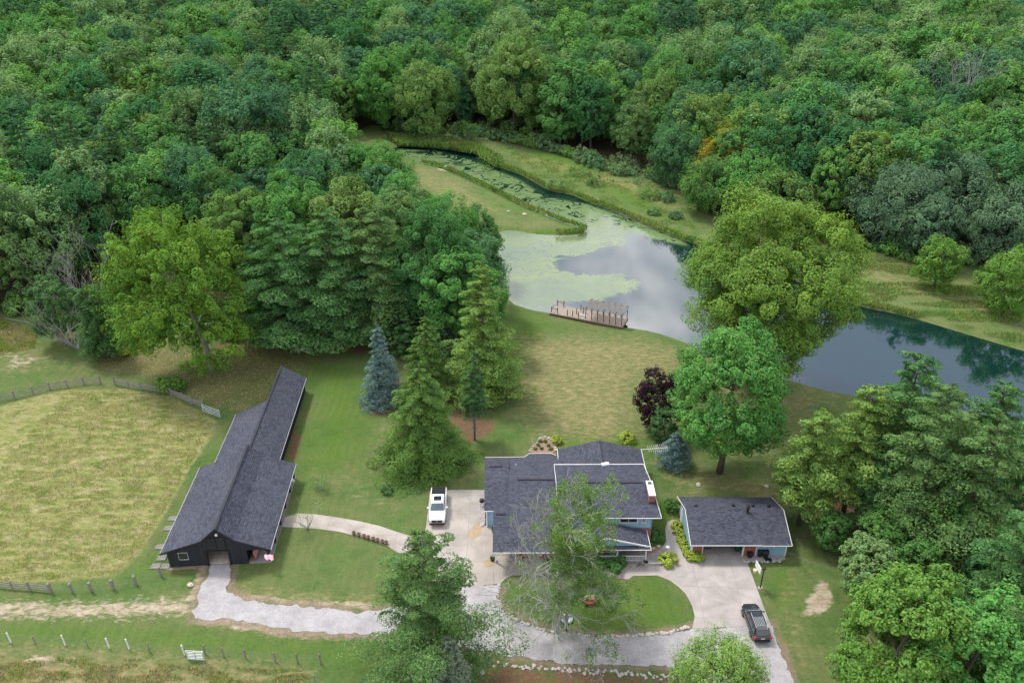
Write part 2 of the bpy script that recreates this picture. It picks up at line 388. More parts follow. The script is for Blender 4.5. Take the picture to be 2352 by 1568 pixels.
def trunk_mb(Hh, r, lean=(0, 0), limbs=7, R=4.0, z1=0.35, z2=0.85, sides=7):
    mb = MB(); n = 6
    pts = [Vector((lean[0] * (i / n) ** 1.5 + math.sin(i * 1.7) * 0.12, lean[1] * (i / n) ** 1.5 + math.cos(i * 2.1) * 0.12, Hh * i / n)) for i in range(n + 1)]
    pts[0] = Vector((0, 0, -0.15))
    rs = [r * 1.25] + [r * (1 - 0.85 * i / n) for i in range(1, n + 1)]
    mb.tube(pts, rs, sides)
    for k in range(limbs):
        t = z1 + (z2 - z1) * (k + 0.5) / limbs; i = int(t * n); f = t * n - i
        p = pts[i].lerp(pts[min(i + 1, n)], f); a = k * 2.4 + random.uniform(-0.3, 0.3); L = R * random.uniform(0.55, 0.85) * (1.2 - t * 0.6)
        q1 = p + Vector((math.cos(a) * L * 0.5, math.sin(a) * L * 0.5, L * 0.35)); q2 = p + Vector((math.cos(a) * L, math.sin(a) * L, L * 0.75))
        rr = r * (1 - 0.8 * t) * 0.6
        mb.tube([p, q1, q2], [rr, rr * 0.6, rr * 0.2], 5, False)
    return mb

def make_broad(name, label, cat, base, Hh, R, mat, zbot=None, bark='bark', cover=2.3, leaf=0.2, lobes=34, tufts=14, per=22, offs=(0, 0), group=None, rz=0.0, limbs=7, tr=None, **kw):
    t = thing(name, label, cat, (base[0], base[1], 0), rz, group)
    zb = Hh * 0.22 if zbot is None else zbot
    trunk_mb(Hh * 0.9, tr or max(0.12, Hh * 0.018), (offs[0], offs[1]), limbs, R, max(zb / Hh, 0.2)).build('trunk', M[bark], t, smooth=True)
    rz_ = (Hh - zb) / 2; area = 4 * math.pi * (R * R + 2 * R * rz_) / 3 * cover
    leaf = leaf if leaf < 0.09 else max(min(leaf, 0.13), 0.085 + 0.00045 * math.hypot(base[0], base[1]))
    per = max(8, int(area / (1.4 * leaf * leaf) / (lobes * tufts * 0.92)))
    p, n, s = broad_cloud(R, Hh, zb, lobes, tufts, per, leaf, **kw)
    f = np.clip(p[:, 2:3] / Hh, 0, 1) ** 1.0
    p = p + np.array([[offs[0], offs[1], 0]]) * f
    p[:, 2] = np.maximum(p[:, 2], 0.1)
    leaf_object('crown', p, n, s, mat, t, 0.7)
    return t
def make_conifer(name, label, cat, base, Hh, R, mat, z0=1.0, bark='bark', group=None, rz=0.0, dead=0, tr=None, aspect=0.5, cover=2.6, **kw):
    t = thing(name, label, cat, (base[0], base[1], 0), rz, group)
    area = math.pi * R * math.hypot(R, Hh - z0) * cover * 1.2; lf = kw.get('leaf', 0.2)
    npl = kw.get('whorls', 22) * kw.get('branches', 6) * 0.8 * kw.get('plates', 3) * 0.75
    kw['per'] = max(10, int(area / (2 * aspect * lf * lf) / npl / 1.2))
    p, n, s, B = conifer_cloud(Hh, R, z0, **kw)
    r = tr or max(0.1, Hh * 0.014)
    mb = MB().tube([(0, 0, -0.1), (0, 0, Hh * 0.5), (0, 0, Hh)], [r * 1.2, r * 0.75, 0.02], 8)
    for a, b in B[::2]:
        b2 = a + (b - a) * 0.9; mb.tube([a, (a + b2) / 2 + np.array([0, 0, 0.05]), b2], [r * 0.28, r * 0.18, 0.015], 4, False)
    for k in range(dead):
        zz = z0 * random.uniform(0.35, 1.0); a = random.uniform(0, 6.28); L = R * random.uniform(0.4, 0.9)
        mb.tube([(0, 0, zz), (math.cos(a) * L * 0.5, math.sin(a) * L * 0.5, zz + 0.1), (math.cos(a) * L, math.sin(a) * L, zz - L * 0.25)], [0.05, 0.03, 0.012], 4, False)
    mb.build('trunk', M[bark], t, smooth=True)
    p[:, 2] = np.maximum(p[:, 2], 0.08)
    leaf_object('crown', p, n, s, mat, t, aspect)
    return t
def branchy(mb, p, d, L, r, depth, spread=0.6, updir=0.15, seg=4, kids=(2, 4), minr=0.012, droop=0.0, tips=None):
    p = Vector(p); d = Vector(d).normalized(); pts = [p.copy()]; rs = [r]
    for i in range(seg):
        d = (d + Vector((random.uniform(-1, 1), random.uniform(-1, 1), random.uniform(-1, 1))) * 0.13 + Vector((0, 0, updir - droop))).normalized()
        p = p + d * L / seg; pts.append(p.copy()); rs.append(max(minr, r * (1 - 0.65 * (i + 1) / seg)))
    mb.tube(pts, rs, 5 if r > 0.08 else 3, False)
    if tips is not None and depth <= 1: tips.append((pts[-1].copy(), d.copy()))
    if depth <= 0: return
    for k in range(random.randint(*kids)):
        i = random.randint(1, seg); q = pts[i]
        side = Vector((random.uniform(-1, 1), random.uniform(-1, 1), random.uniform(-0.3, 0.6))).normalized()
        nd = (d * (1 - spread) + side * spread).normalized()
        branchy(mb, q, nd, L * random.uniform(0.5, 0.8), max(minr, rs[i] * 0.65), depth - 1, spread, updir, max(3, seg - 1), kids, minr, droop * 1.1, tips)

# ------------------------------------------------------------------ terrain
def sdf(px, py, poly):
    """signed distance, positive inside"""
    poly = np.array(poly); n = len(poly); d = np.full(px.shape, 1e9); ins = np.zeros(px.shape, bool)
    for i in range(n):
        x1, y1 = poly[i]; x2, y2 = poly[(i + 1) % n]
        ex, ey = x2 - x1, y2 - y1; l2 = ex * ex + ey * ey + 1e-9
        t = np.clip(((px - x1) * ex + (py - y1) * ey) / l2, 0, 1)
        d = np.minimum(d, np.hypot(px - x1 - t * ex, py - y1 - t * ey))
        cond = ((y1 > py) != (y2 > py)); xi = ex * (py - y1) / (ey if abs(ey) > 1e-9 else 1e-9) + x1
        ins ^= cond & (px < xi)
    return np.where(ins, d, -d)
def in_poly(x, y, poly):
    return float(sdf(np.array([x]), np.array([y]), poly)[0])
def smoothpoly(pts, it=2):
    pts = [tuple(p) for p in pts]
    for _ in range(it):
        q = []
        for i in range(len(pts)):
            a = pts[i]; b = pts[(i + 1) % len(pts)]
            q += [(a[0] * .75 + b[0] * .25, a[1] * .75 + b[1] * .25), (a[0] * .25 + b[0] * .75, a[1] * .25 + b[1] * .75)]
        pts = q
    return pts

POND = smoothpoly(W(RP, [(770, 790), (800, 640), (790, 610), (850, 600), (960, 622), (1100, 632), (1230, 630), (1290, 618), (1306, 600), (1290, 580), (1200, 560), (1090, 515), (960, 465),
    (840, 405), (740, 355), (640, 310), (540, 262), (430, 222), (330, 205), (250, 190), (215, 160), (150, 130), (170, 112), (250, 112), (420, 126), (560, 142), (640, 160), (700, 200), (790, 240),
    (880, 268), (960, 310), (1060, 372), (1180, 385), (1300, 440), (1420, 480), (1540, 530), (1660, 585), (1800, 640), (1900, 680)]) +
    WP([(1570, 548), (1700, 600), (1900, 668), (1968, 700), (2080, 722), (2180, 752), (2290, 785), (2420, 822), (2700, 900), (2700, 1060), (2500, 1030), (2352, 960), (2260, 935), (2100, 915), (1960, 895), (1880, 878), (1800, 855), (1700, 830), (1620, 800)]) +
    W(RP, [(1915, 1250), (1850, 1225), (1700, 1175), (1530, 1150), (1300, 1120), (1080, 1065), (980, 1050), (860, 1010), (790, 900)]), 1)
FOREST = [(-900, 1400)] + WP([(-900, 735), (-60, 725), (60, 715), (150, 700), (260, 720), (400, 735), (520, 765), (700, 780), (900, 765), (1000, 745), (1060, 740), (1100, 700),
    (1105, 640), (1065, 595), (950, 552), (860, 505), (800, 460), (765, 390), (785, 318), (850, 288), (1040, 300), (1160, 315), (1300, 350), (1390, 385), (1500, 405), (1590, 440), (1625, 478), (1760, 505), (1900, 550), (1985, 562), (2130, 592), (2420, 628), (2900, 660)]) + [(900, 1400)]
PADDOCK = WP([(-400, 1000), (-150, 960), (0, 935), (60, 915), (150, 895), (300, 893), (400, 915), (462, 945), (498, 968), (480, 1010), (440, 1070), (385, 1170), (330, 1260), (270, 1320), (150, 1335), (0, 1338), (-400, 1330)])

MASKS = [  # channel, polygon (world), soft metres, strength
    ('dry', WP([(1175, 770), (1440, 770), (1560, 800), (1580, 850), (1500, 870), (1460, 920), (1470, 1000), (1380, 1020), (1230, 1000), (1170, 900), (1190, 830)]), 4, 0.78),
    ('dry', WP([(1500, 1060), (1700, 1100), (1860, 1130), (1860, 1180), (1700, 1130), (1560, 1120)]), 3, 0.8),
    ('dry', WP([(870, 980), (1000, 1000), (1100, 1090), (1000, 1110), (880, 1110)]), 4, 0.6),
    ('dry', WP([(680, 1060), (850, 1060), (960, 1180), (880, 1200), (700, 1120)]), 4, 0.35),
    ('dry', WP([(0, 745), (180, 820), (300, 850), (100, 850), (0, 880)]), 4, 0.5),
    ('dry', WP([(-300, 1480), (0, 1488), (330, 1500), (430, 1520), (700, 1530), (740, 1620), (-300, 1640)]), 2, 0.85),
    ('dry', WP([(520, 1340), (700, 1360), (860, 1370), (860, 1400), (700, 1390), (520, 1372)]), 1.5, 0.8),
    ('dry', WP([(1200, 350), (1500, 420), (1590, 500), (1400, 430), (1180, 365)]), 4, 0.6),
    ('dry', WP([(960, 380), (1080, 430), (1180, 500), (1040, 470), (950, 420)]), 3, 0.6),
    ('dry', WP([(2000, 600), (2352, 720), (2352, 760), (1960, 640)]), 3, 0.5),
    ('dry', WP([(1790, 1250), (1870, 1300), (1880, 1560), (1800, 1560), (1790, 1400)]), 2.5, 0.45),
    ('dry', WP([(1600, 850), (1820, 900), (1900, 900), (1820, 1000), (1700, 1060)]), 4, 0.7),
    ('lush', WP([(700, 830), (840, 840), (860, 930), (820, 1080), (700, 1090), (720, 950)]), 4, 0.8),
    ('lush', WP([(1170, 700), (1260, 740), (1230, 830), (1190, 870), (1150, 880)]), 3, 0.8),
    ('lush', WP([(1240, 1000), (1460, 1000), (1460, 1030), (1240, 1030)]), 1.5, 0.8),
    ('lush', W(R6, [(1110, 520), (1500, 560), (2060, 490), (2240, 640), (2290, 780), (1800, 850), (1300, 800), (1090, 680)]), 1.0, 0.75),
    ('lush', WP([(0, 1425), (430, 1440), (850, 1480), (850, 1540), (560, 1500), (0, 1470)]), 1.5, 0.7),
    ('lush', WP([(1510, 1150), (1550, 1150), (1530, 1240), (1510, 1240)]), 0.8, 1.0),
    ('lush', WP([(1750, 1300), (1840, 1280), (1850, 1400), (1780, 1400)]), 2, 0.6),
    ('lush', WP([(500, 1010), (440, 1130), (390, 1220), (300, 1330), (360, 1320), (400, 1230), (460, 1130)]), 2, 0.7),
    ('lush', W(RP, [(1000, 80), (1200, 160), (1600, 330), (1850, 560), (1600, 500), (1300, 350), (900, 200)]), 6, 0.9),
    ('lush', W(RP, [(250, 200), (450, 225), (700, 330), (950, 450), (1200, 560), (1290, 600), (1200, 600), (900, 470), (500, 260)]), 2.5, 1.0),
    ('lush', W(RP, [(790, 580), (950, 605), (1290, 590), (1300, 640), (800, 640)]), 1.5, 1.0),
    ('needle', WP([(500, 785), (840, 780), (845, 815), (700, 800), (560, 808), (470, 800)]), 2.0, 0.8),
    ('needle', WP([(850, 920), (900, 930), (900, 960), (850, 955)]), 1.5, 0.7),
    ('needle', WP([(1030, 900), (1130, 930), (1140, 990), (1080, 1020), (1040, 980)]), 2.5, 0.85),
    ('needle', WP([(1780, 1130), (1870, 1180), (1930, 1280), (1960, 1350), (2352, 1300), (2352, 1000), (1900, 1050)]), 2.5, 0.95),
    ('needle', WP([(910, 1540), (1160, 1510), (1560, 1555), (1560, 1640), (900, 1640)]), 1.2, 0.6),
    ('needle', WP([(1740, 1450), (1790, 1470), (1850, 1600), (1800, 1600)]), 0.7, 0.7),
    ('needle', WP([(660, 950), (700, 1000), (680, 1060), (655, 1060)]), 1.0, 0.7),
    ('litter', WP([(230, 800), (420, 810), (640, 790), (720, 830), (640, 880), (600, 950), (500, 930), (380, 870), (230, 850)]), 4.0, 1.0),
    ('litter', WP([(2500, 1200), (1960, 880), (1800, 900), (1800, 1000), (1900, 950)]), 3, 0.4),
    ('hay', PADDOCK, 1.2, 1.0),
    ('hay', WP([(-200, 730), (0, 735), (90, 760), (80, 800), (0, 815), (-200, 830)]), 3, 0.6),
    ('sand', WP([(-300, 1372), (0, 1374), (200, 1378), (330, 1372), (445, 1362), (452, 1412), (300, 1425), (0, 1425), (-300, 1420)]), 1.8, 0.72),
    ('sand', WP([(440, 1400), (640, 1425), (860, 1450), (860, 1470), (620, 1462), (440, 1432)]), 1.0, 0.7),
    ('sand', WP([(520, 1355), (560, 1365), (860, 1385), (860, 1402), (540, 1378)]), 0.6, 0.8),
    ('sand', WP([(455, 1300), (480, 1290), (450, 1380), (430, 1380)]), 0.5, 0.8),
    ('sand', WP([(1885, 1330), (1905, 1345), (1915, 1380), (1890, 1410), (1850, 1415), (1855, 1380)]), 0.8, 0.95),
    ('sand', WP([(50, 1500), (180, 1512), (210, 1525), (60, 1525)]), 0.8, 0.8),
    ('sand', WP([(1000, 375), (1040, 375), (1045, 392), (1005, 392)]), 0.8, 0.7),
    ('sand', WP([(0, 800), (120, 815), (60, 850), (0, 860)]), 2, 0.5),
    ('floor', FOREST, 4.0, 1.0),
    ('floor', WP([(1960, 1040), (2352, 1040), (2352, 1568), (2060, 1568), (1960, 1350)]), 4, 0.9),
]
gravel = (W(R5, [(1380, 600), (1368, 560), (1400, 450), (1440, 340), (1470, 250), (1487, 214), (1622, 214), (1640, 250), (1605, 360), (1600, 410), (1700, 455), (1900, 492), (2150, 512), (2352, 530)]) +
    W(R6, [(150, 712), (280, 715), (480, 650), (700, 560), (740, 545), (1062, 545), (1058, 620), (1078, 692), (1160, 755), (1300, 815), (1500, 860), (1800, 875), (2100, 862), (2300, 820)]) +
    W(R3, [(362, 1222), (872, 1208), (895, 1290), (930, 1360), (980, 1500), (1030, 1640), (1080, 1800), (250, 1900), (250, 1620), (330, 1500), (200, 1450)]) +
    W(R6, [(2000, 1052), (1700, 1058), (1500, 1050), (1300, 1018), (1100, 985), (950, 960), (600, 900), (280, 860), (0, 855)]) +
    W(R5, [(2352, 702), (2150, 695), (1900, 655), (1700, 615), (1500, 602)]))
def build_ground():
    def axis(lo, hi, step, outs):
        a = list(np.arange(lo, hi + step / 2, step)); l = [lo - o for o in outs][::-1]; r = [hi + o for o in outs]
        return np.array(l + a + r)
    xs = axis(-95, 105, 0.6, (4, 12, 25, 50, 110, 240, 500, 900, 1600)); ys = np.concatenate([[-400, -100, 0, 25, 40], np.arange(50, 262, 0.6), [264, 266, 270, 280, 300, 330, 370, 430, 520, 650, 900, 1400, 2200, 3500]])
    X, Y = np.meshgrid(xs, ys); nx, ny = len(xs), len(ys)
    x = X.ravel(); y = Y.ravel()
    d = sdf(x, y, POND)
    z = -1.7 / (1 + np.exp(-(d + 0.3) * 1.1)) ; z[d < -6] = 0.0
    z = np.where(d < -1.0, z * np.clip((d + 6) / 5, 0, 1), z)
    me = bpy.data.meshes.new('ground'); me.vertices.add(nx * ny)
    me.vertices.foreach_set('co', np.stack([x, y, z], 1).astype(np.float32).ravel())
    i = np.arange(nx - 1); j = np.arange(ny - 1); I, J = np.meshgrid(i, j); a = (J * nx + I).ravel()
    q = np.stack([a, a + 1, a + 1 + nx, a + nx], 1).astype(np.int32); nf = len(q)
    me.loops.add(nf * 4); me.polygons.add(nf); me.loops.foreach_set('vertex_index', q.ravel()); me.polygons.foreach_set('loop_start', np.arange(0, nf * 4, 4, dtype=np.int32))
    me.update(calc_edges=True)
    for p in me.polygons: p.use_smooth = True
    ch = {}
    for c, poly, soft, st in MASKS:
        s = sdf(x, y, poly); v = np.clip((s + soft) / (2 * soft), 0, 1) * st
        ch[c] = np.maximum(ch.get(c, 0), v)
    dg = sdf(x, y, gravel); ch['fringe'] = np.clip(1 - np.abs(dg + 0.25) / 1.1, 0, 1) * (y > 50)
    ch['bank'] = np.clip(1 - np.abs(d + 0.4) / 1.3, 0, 1)
    for c, v in ch.items():
        at = me.attributes.new(c, 'FLOAT', 'POINT'); at.data.foreach_set('value', v.astype(np.float32))
    m, N, L, b = newmat('ground_cover'); b.inputs['Roughness'].default_value = 0.95; b.inputs['Specular IOR Level'].default_value = 0.1
    tcn = N.new('ShaderNodeTexCoord'); vec = tcn.outputs['Object']
    nb = noise_node(N, L, vec, 0.09, 5, 0.6); nm = noise_node(N, L, vec, 0.4, 8, 0.72, 0.5); nf_ = noise_node(N, L, vec, 3.0, 8, 0.85)
    mpn = N.new('ShaderNodeMapping'); mpn.inputs['Scale'].default_value = (0.6, 1.25, 1); mpn.inputs['Rotation'].default_value = (0, 0, rad(-16)); L.new(vec, mpn.inputs[0])
    ns = noise_node(N, L, mpn.outputs[0], 1.3, 5, 0.7, 0.5)
    def att(nm_):
        a = N.new('ShaderNodeAttribute'); a.attribute_name = nm_; return a.outputs['Fac']
    def msk(nm_, amt=0.6, src=None, lo=0.38, hi=0.62):
        s = src or nm.outputs['Fac']
        v = math_node(N, L, 'ADD', att(nm_), math_node(N, L, 'MULTIPLY', math_node(N, L, 'SUBTRACT', s, 0.5), amt * 2))
        return maprange(N, L, math_node(N, L, 'MULTIPLY', v, math_node(N, L, 'MINIMUM', math_node(N, L, 'MULTIPLY', att(nm_), 4), 1.0)), lo, hi)
    g = mixc(N, L, maprange(N, L, nm.outputs['Fac'], 0.3, 0.7), (0.062, 0.125, 0.028), (0.13, 0.18, 0.058))
    g = mixc(N, L, maprange(N, L, nb.outputs['Fac'], 0.4, 0.65, 0, 0.42), g, (0.18, 0.165, 0.08))
    nq = noise_node(N, L, vec, 0.16, 6, 0.7, 1.2)
    g = mixc(N, L, maprange(N, L, nq.outputs['Fac'], 0.55, 0.7, 0, 0.55), g, (0.2, 0.17, 0.09)); g = mixc(N, L, maprange(N, L, nq.outputs['Fac'], 0.45, 0.3, 0, 0.6), g, (0.05, 0.12, 0.02))
    g = mixc(N, L, msk('lush', 0.5, None, 0.2, 0.9), g, mixc(N, L, nm.outputs['Fac'], (0.055, 0.125, 0.016), (0.115, 0.185, 0.036)))
    wv_ = N.new('ShaderNodeTexWave'); wv_.wave_type = 'BANDS'; wv_.bands_direction = 'X'; wv_.inputs['Scale'].default_value = 0.28; wv_.inputs['Distortion'].default_value = 3.0; wv_.inputs['Detail'].default_value = 2; wv_.inputs['Detail Scale'].default_value = 0.6; L.new(vec, wv_.inputs['Vector'])
    g = mixc(N, L, math_node(N, L, 'MULTIPLY', math_node(N, L, 'MULTIPLY', wv_.outputs['Fac'], maprange(N, L, nb.outputs['Fac'], 0.42, 0.6)), 0.2), g, (0.19, 0.22, 0.07))
    g = mixc(N, L, math_node(N, L, 'MULTIPLY', msk('dry', 0.9, ns.outputs['Fac'], 0.25, 0.95), 0.85), g, mixc(N, L, maprange(N, L, ns.outputs['Fac'], 0.35, 0.65), (0.18, 0.175, 0.07), (0.33, 0.265, 0.14)))
    hay = mixc(N, L, maprange(N, L, ns.outputs['Fac'], 0.35, 0.65), (0.155, 0.195, 0.05), (0.33, 0.30, 0.13))
    hay = mixc(N, L, maprange(N, L, nm.outputs['Fac'], 0.5, 0.68), hay, (0.12, 0.145, 0.035))
    nh = noise_node(N, L, mpn.outputs[0], 0.75, 10, 0.85, 0.7)
    hay = mixc(N, L, maprange(N, L, nh.outputs['Fac'], 0.53, 0.62, 0, 0.85), hay, (0.40, 0.32, 0.22)); hay = mixc(N, L, maprange(N, L, nh.outputs['Fac'], 0.47, 0.38, 0, 0.85), hay, (0.10, 0.15, 0.028))
    g = mixc(N, L, msk('hay', 0.3), g, hay)
    g = mixc(N, L, math_node(N, L, 'MULTIPLY', msk('needle', 0.7), 0.9), g, mixc(N, L, nf_.outputs['Fac'], (0.11, 0.06, 0.036), (0.25, 0.145, 0.09)))
    vr = N.new('ShaderNodeTexVoronoi'); vr.inputs['Scale'].default_value = 3.2; L.new(vec, vr.inputs['Vector'])
    fl = math_node(N, L, 'MULTIPLY', math_node(N, L, 'LESS_THAN', vr.outputs['Distance'], 0.3), math_node(N, L, 'GREATER_THAN', math_node(N, L, 'ADD', att('litter'), math_node(N, L, 'SUBTRACT', nm.outputs['Fac'], 0.5)), 0.42))
    g = mixc(N, L, math_node(N, L, 'MULTIPLY', msk('litter', 0.8), 0.3), g, (0.2, 0.13, 0.07))
    g = mixc(N, L, math_node(N, L, 'MULTIPLY', fl, 0.8), g, mixc(N, L, vr.outputs['Color'], (0.45, 0.36, 0.2), (0.34, 0.2, 0.1)))
    sand = mixc(N, L, maprange(N, L, ns.outputs['Fac'], 0.4, 0.6), (0.30, 0.25, 0.16), (0.44, 0.37, 0.27))
    g = mixc(N, L, msk('sand', 0.55, ns.outputs['Fac']), g, sand)
    g = mixc(N, L, math_node(N, L, 'MULTIPLY', msk('fringe', 0.9, None, 0.35, 0.8), 0.8), g, mixc(N, L, nf_.outputs['Fac'], (0.16, 0.115, 0.075), (0.34, 0.27, 0.2)))
    g = mixc(N, L, msk('bank', 0.8, None, 0.4, 0.9), g, mixc(N, L, nf_.outputs['Fac'], (0.12, 0.16, 0.03), (0.3, 0.22, 0.13)))
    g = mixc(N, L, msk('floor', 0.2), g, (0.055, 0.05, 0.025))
    v = maprange(N, L, nf_.outputs['Fac'], 0.25, 0.75, 0.55, 1.45)
    cb = N.new('ShaderNodeCombineXYZ')
    for k in range(3): L.new(v, cb.inputs[k])
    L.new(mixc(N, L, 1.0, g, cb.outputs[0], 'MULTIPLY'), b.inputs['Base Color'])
    bn = N.new('ShaderNodeBump'); bn.inputs['Strength'].default_value = 0.7; bn.inputs['Distance'].default_value = 0.25
    L.new(math_node(N, L, 'ADD', nf_.outputs['Fac'], nm.outputs['Fac']), bn.inputs['Height']); L.new(bn.outputs[0], b.inputs['Normal'])
    o = link_mesh('ground', me, m); tag(o, kind='structure'); return o
build_ground()

# ------------------------------------------------------------------ pond water
def build_water():
    xs = np.arange(-50, 106, 0.8); ys = np.arange(70, 262, 0.8); X, Y = np.meshgrid(xs, ys); nx, ny = len(xs), len(ys); x = X.ravel(); y = Y.ravel()
    d = sdf(x, y, POND)
    me = bpy.data.meshes.new('pond_water')
    i = np.arange(nx - 1); j = np.arange(ny - 1); I, J = np.meshgrid(i, j); a = (J * nx + I).ravel()
    q = np.stack([a, a + 1, a + 1 + nx, a + nx], 1)
    q = q[(d[q] > -2.2).any(axis=1)]
    used = np.unique(q); remap = np.full(len(x), -1); remap[used] = np.arange(len(used)); q = remap[q].astype(np.int32); x = x[used]; y = y[used]; d = d[used]
    me.vertices.add(len(x)); me.vertices.foreach_set('co', np.stack([x, y, np.full(len(x), -0.62)], 1).astype(np.float32).ravel())
    nf = len(q); me.loops.add(nf * 4); me.polygons.add(nf); me.loops.foreach_set('vertex_index', q.ravel()); me.polygons.foreach_set('loop_start', np.arange(0, nf * 4, 4, dtype=np.int32)); me.update(calc_edges=True)
    full = W(RP, [(740, 560), (960, 600), (1290, 560), (1380, 500), (1460, 540), (1540, 600), (1500, 680), (1380, 700), (1300, 740), (1130, 760), (1100, 810), (1250, 850), (1500, 850), (1610, 900), (1560, 960), (1400, 1000), (1150, 1020), (1050, 1060), (900, 1040), (700, 1000)])
    strait = W(RP, [(180, 120), (420, 130), (640, 190), (900, 300), (1060, 400), (1300, 440), (1560, 530), (1860, 650), (1900, 690), (1700, 650), (1480, 580), (1300, 640), (1000, 520), (700, 370), (200, 220)])
    s1 = np.clip((sdf(x, y, full) + 2.0) / 5.0, 0, 1); s2 = np.clip((sdf(x, y, strait) + 1.5) / 4.0, 0, 1)
    dark = W(RP, [(200, 115), (420, 125), (640, 160), (700, 210), (560, 190), (560, 230), (700, 290), (1100, 390), (1060, 420), (900, 330), (780, 330), (620, 250), (450, 160), (220, 145)])
    s3 = np.clip((sdf(x, y, dark) + 1.2) / 2.4, 0, 1)
    for nm_, v in (('algae', s1), ('swirl', s2), ('clear', s3)):
        at = me.attributes.new(nm_, 'FLOAT', 'POINT'); at.data.foreach_set('value', v.astype(np.float32))
    m, N, L, b = newmat('pond_water')
    b.inputs['Base Color'].default_value = (0.003, 0.022, 0.020, 1); b.inputs['Roughness'].default_value = 0.04
    b.inputs['IOR'].default_value = 2.5; b.inputs['Specular IOR Level'].default_value = 0.5
    tcn = N.new('ShaderNodeTexCoord'); vec = tcn.outputs['Object']
    rip = noise_node(N, L, vec, 1.5, 3); bn = N.new('ShaderNodeBump'); bn.inputs['Strength'].default_value = 0.04; bn.inputs['Distance'].default_value = 0.05
    L.new(rip.outputs['Fac'], bn.inputs['Height']); L.new(bn.outputs[0], b.inputs['Normal'])
    # flow-warped noise for the algae swirls
    w1 = noise_node(N, L, vec, 0.07, 3, 0.5); wv = N.new('ShaderNodeVectorMath'); wv.operation = 'SCALE'; wv.inputs['Scale'].default_value = 26
    L.new(w1.outputs['Color'], wv.inputs[0]); ad = N.new('ShaderNodeVectorMath'); ad.operation = 'ADD'; L.new(vec, ad.inputs[0]); L.new(wv.outputs[0], ad.inputs[1])
    mpn = N.new('ShaderNodeMapping'); mpn.inputs['Rotation'].default_value = (0, 0, rad(52)); mpn.inputs['Scale'].default_value = (0.055, 0.2, 1); L.new(ad.outputs[0], mpn.inputs[0])
    sw = noise_node(N, L, mpn.outputs[0], 1.0, 3, 0.5, 1.1)
    def att(n_):
        a = N.new('ShaderNodeAttribute'); a.attribute_name = n_; return a.outputs['Fac']
    f_sw = maprange(N, L, math_node(N, L, 'SUBTRACT', sw.outputs['Fac'], math_node(N, L, 'MULTIPLY', att('clear'), 0.12)), 0.395, 0.425)
    f_sw = math_node(N, L, 'MULTIPLY', f_sw, maprange(N, L, att('swirl'), 0.25, 0.6))
    f_al = maprange(N, L, math_node(N, L, 'ADD', att('algae'), math_node(N, L, 'MULTIPLY', math_node(N, L, 'SUBTRACT', sw.outputs['Fac'], 0.5), 1.3)), 0.36, 0.58, 0.0, 0.95)
    f = math_node(N, L, 'MAXIMUM', f_sw, f_al)
    al = N.new('ShaderNodeBsdfPrincipled'); al.inputs['Roughness'].default_value = 0.15; al.inputs['IOR'].default_value = 1.65; al.inputs['Specular IOR Level'].default_value = 0.5
    nn = noise_node(N, L, vec, 0.5, 5, 0.65)
    ca = mixc(N, L, nn.outputs['Fac'], (0.12, 0.19, 0.07), (0.16, 0.23, 0.095))
    pz0 = noise_node(N, L, vec, 0.06, 4, 0.6, 0.8)
    cb_ = mixc(N, L, maprange(N, L, pz0.outputs['Fac'], 0.35, 0.65), mixc(N, L, nn.outputs['Fac'], (0.16, 0.22, 0.075), (0.21, 0.26, 0.10)), mixc(N, L, nn.outputs['Fac'], (0.105, 0.155, 0.09), (0.14, 0.19, 0.11)))
    L.new(mixc(N, L, f_al, ca, cb_), al.inputs['Base Color'])
    st_ = noise_node(N, L, mpn.outputs[0], 0.8, 4, 0.5, 1.6)
    rid = maprange(N, L, math_node(N, L, 'ABSOLUTE', math_node(N, L, 'SUBTRACT', st_.outputs['Fac'], 0.5)), 0.004, 0.016, 0.75, 0.0)
    pz = noise_node(N, L, vec, 0.05, 2); rid = math_node(N, L, 'MULTIPLY', rid, maprange(N, L, pz.outputs['Fac'], 0.45, 0.55))
    f = math_node(N, L, 'MULTIPLY', f, math_node(N, L, 'SUBTRACT', 1.0, rid))
    ms = N.new('ShaderNodeMixShader'); L.new(f, ms.inputs[0]); L.new(b.outputs[0], ms.inputs[1]); L.new(al.outputs[0], ms.inputs[2]); L.new(ms.outputs[0], N['Material Output'].inputs[0])
    tag(link_mesh('pond_water', me, m), kind='structure')
build_water()

# ------------------------------------------------------------------ driveways, paths (sheets)
def sheet(name, poly, z, mat, jitter=0.0, step=0.5, kind='structure'):
    pts = []
    for i in range(len(poly)):
        a = Vector((*poly[i], 0)); b = Vector((*poly[(i + 1) % len(poly)], 0)); n = max(1, int((b - a).length / step)); 
        for k in range(n):
            p = a.lerp(b, k / n)
            if jitter: p += Vector((mnoise.noise(p * 0.9), mnoise.noise(p * 0.9 + Vector((31, 7, 0))), 0)) * jitter + Vector((random.uniform(-1, 1), random.uniform(-1, 1), 0)) * jitter * 0.15
            pts.append((p.x, p.y, z))
    me = bpy.data.meshes.new(name); me.from_pydata(pts, [], [tuple(range(len(pts)))]); me.update()
    bm = bmesh.new(); bm.from_mesh(me); bmesh.ops.triangulate(bm, faces=bm.faces); bmesh.ops.recalc_face_normals(bm, faces=bm.faces)
    for f in bm.faces:
        if f.normal.z < 0: f.normal_flip()
    bm.to_mesh(me); bm.free()
    o = link_mesh(name, me, mat); tag(o, kind=kind); return o
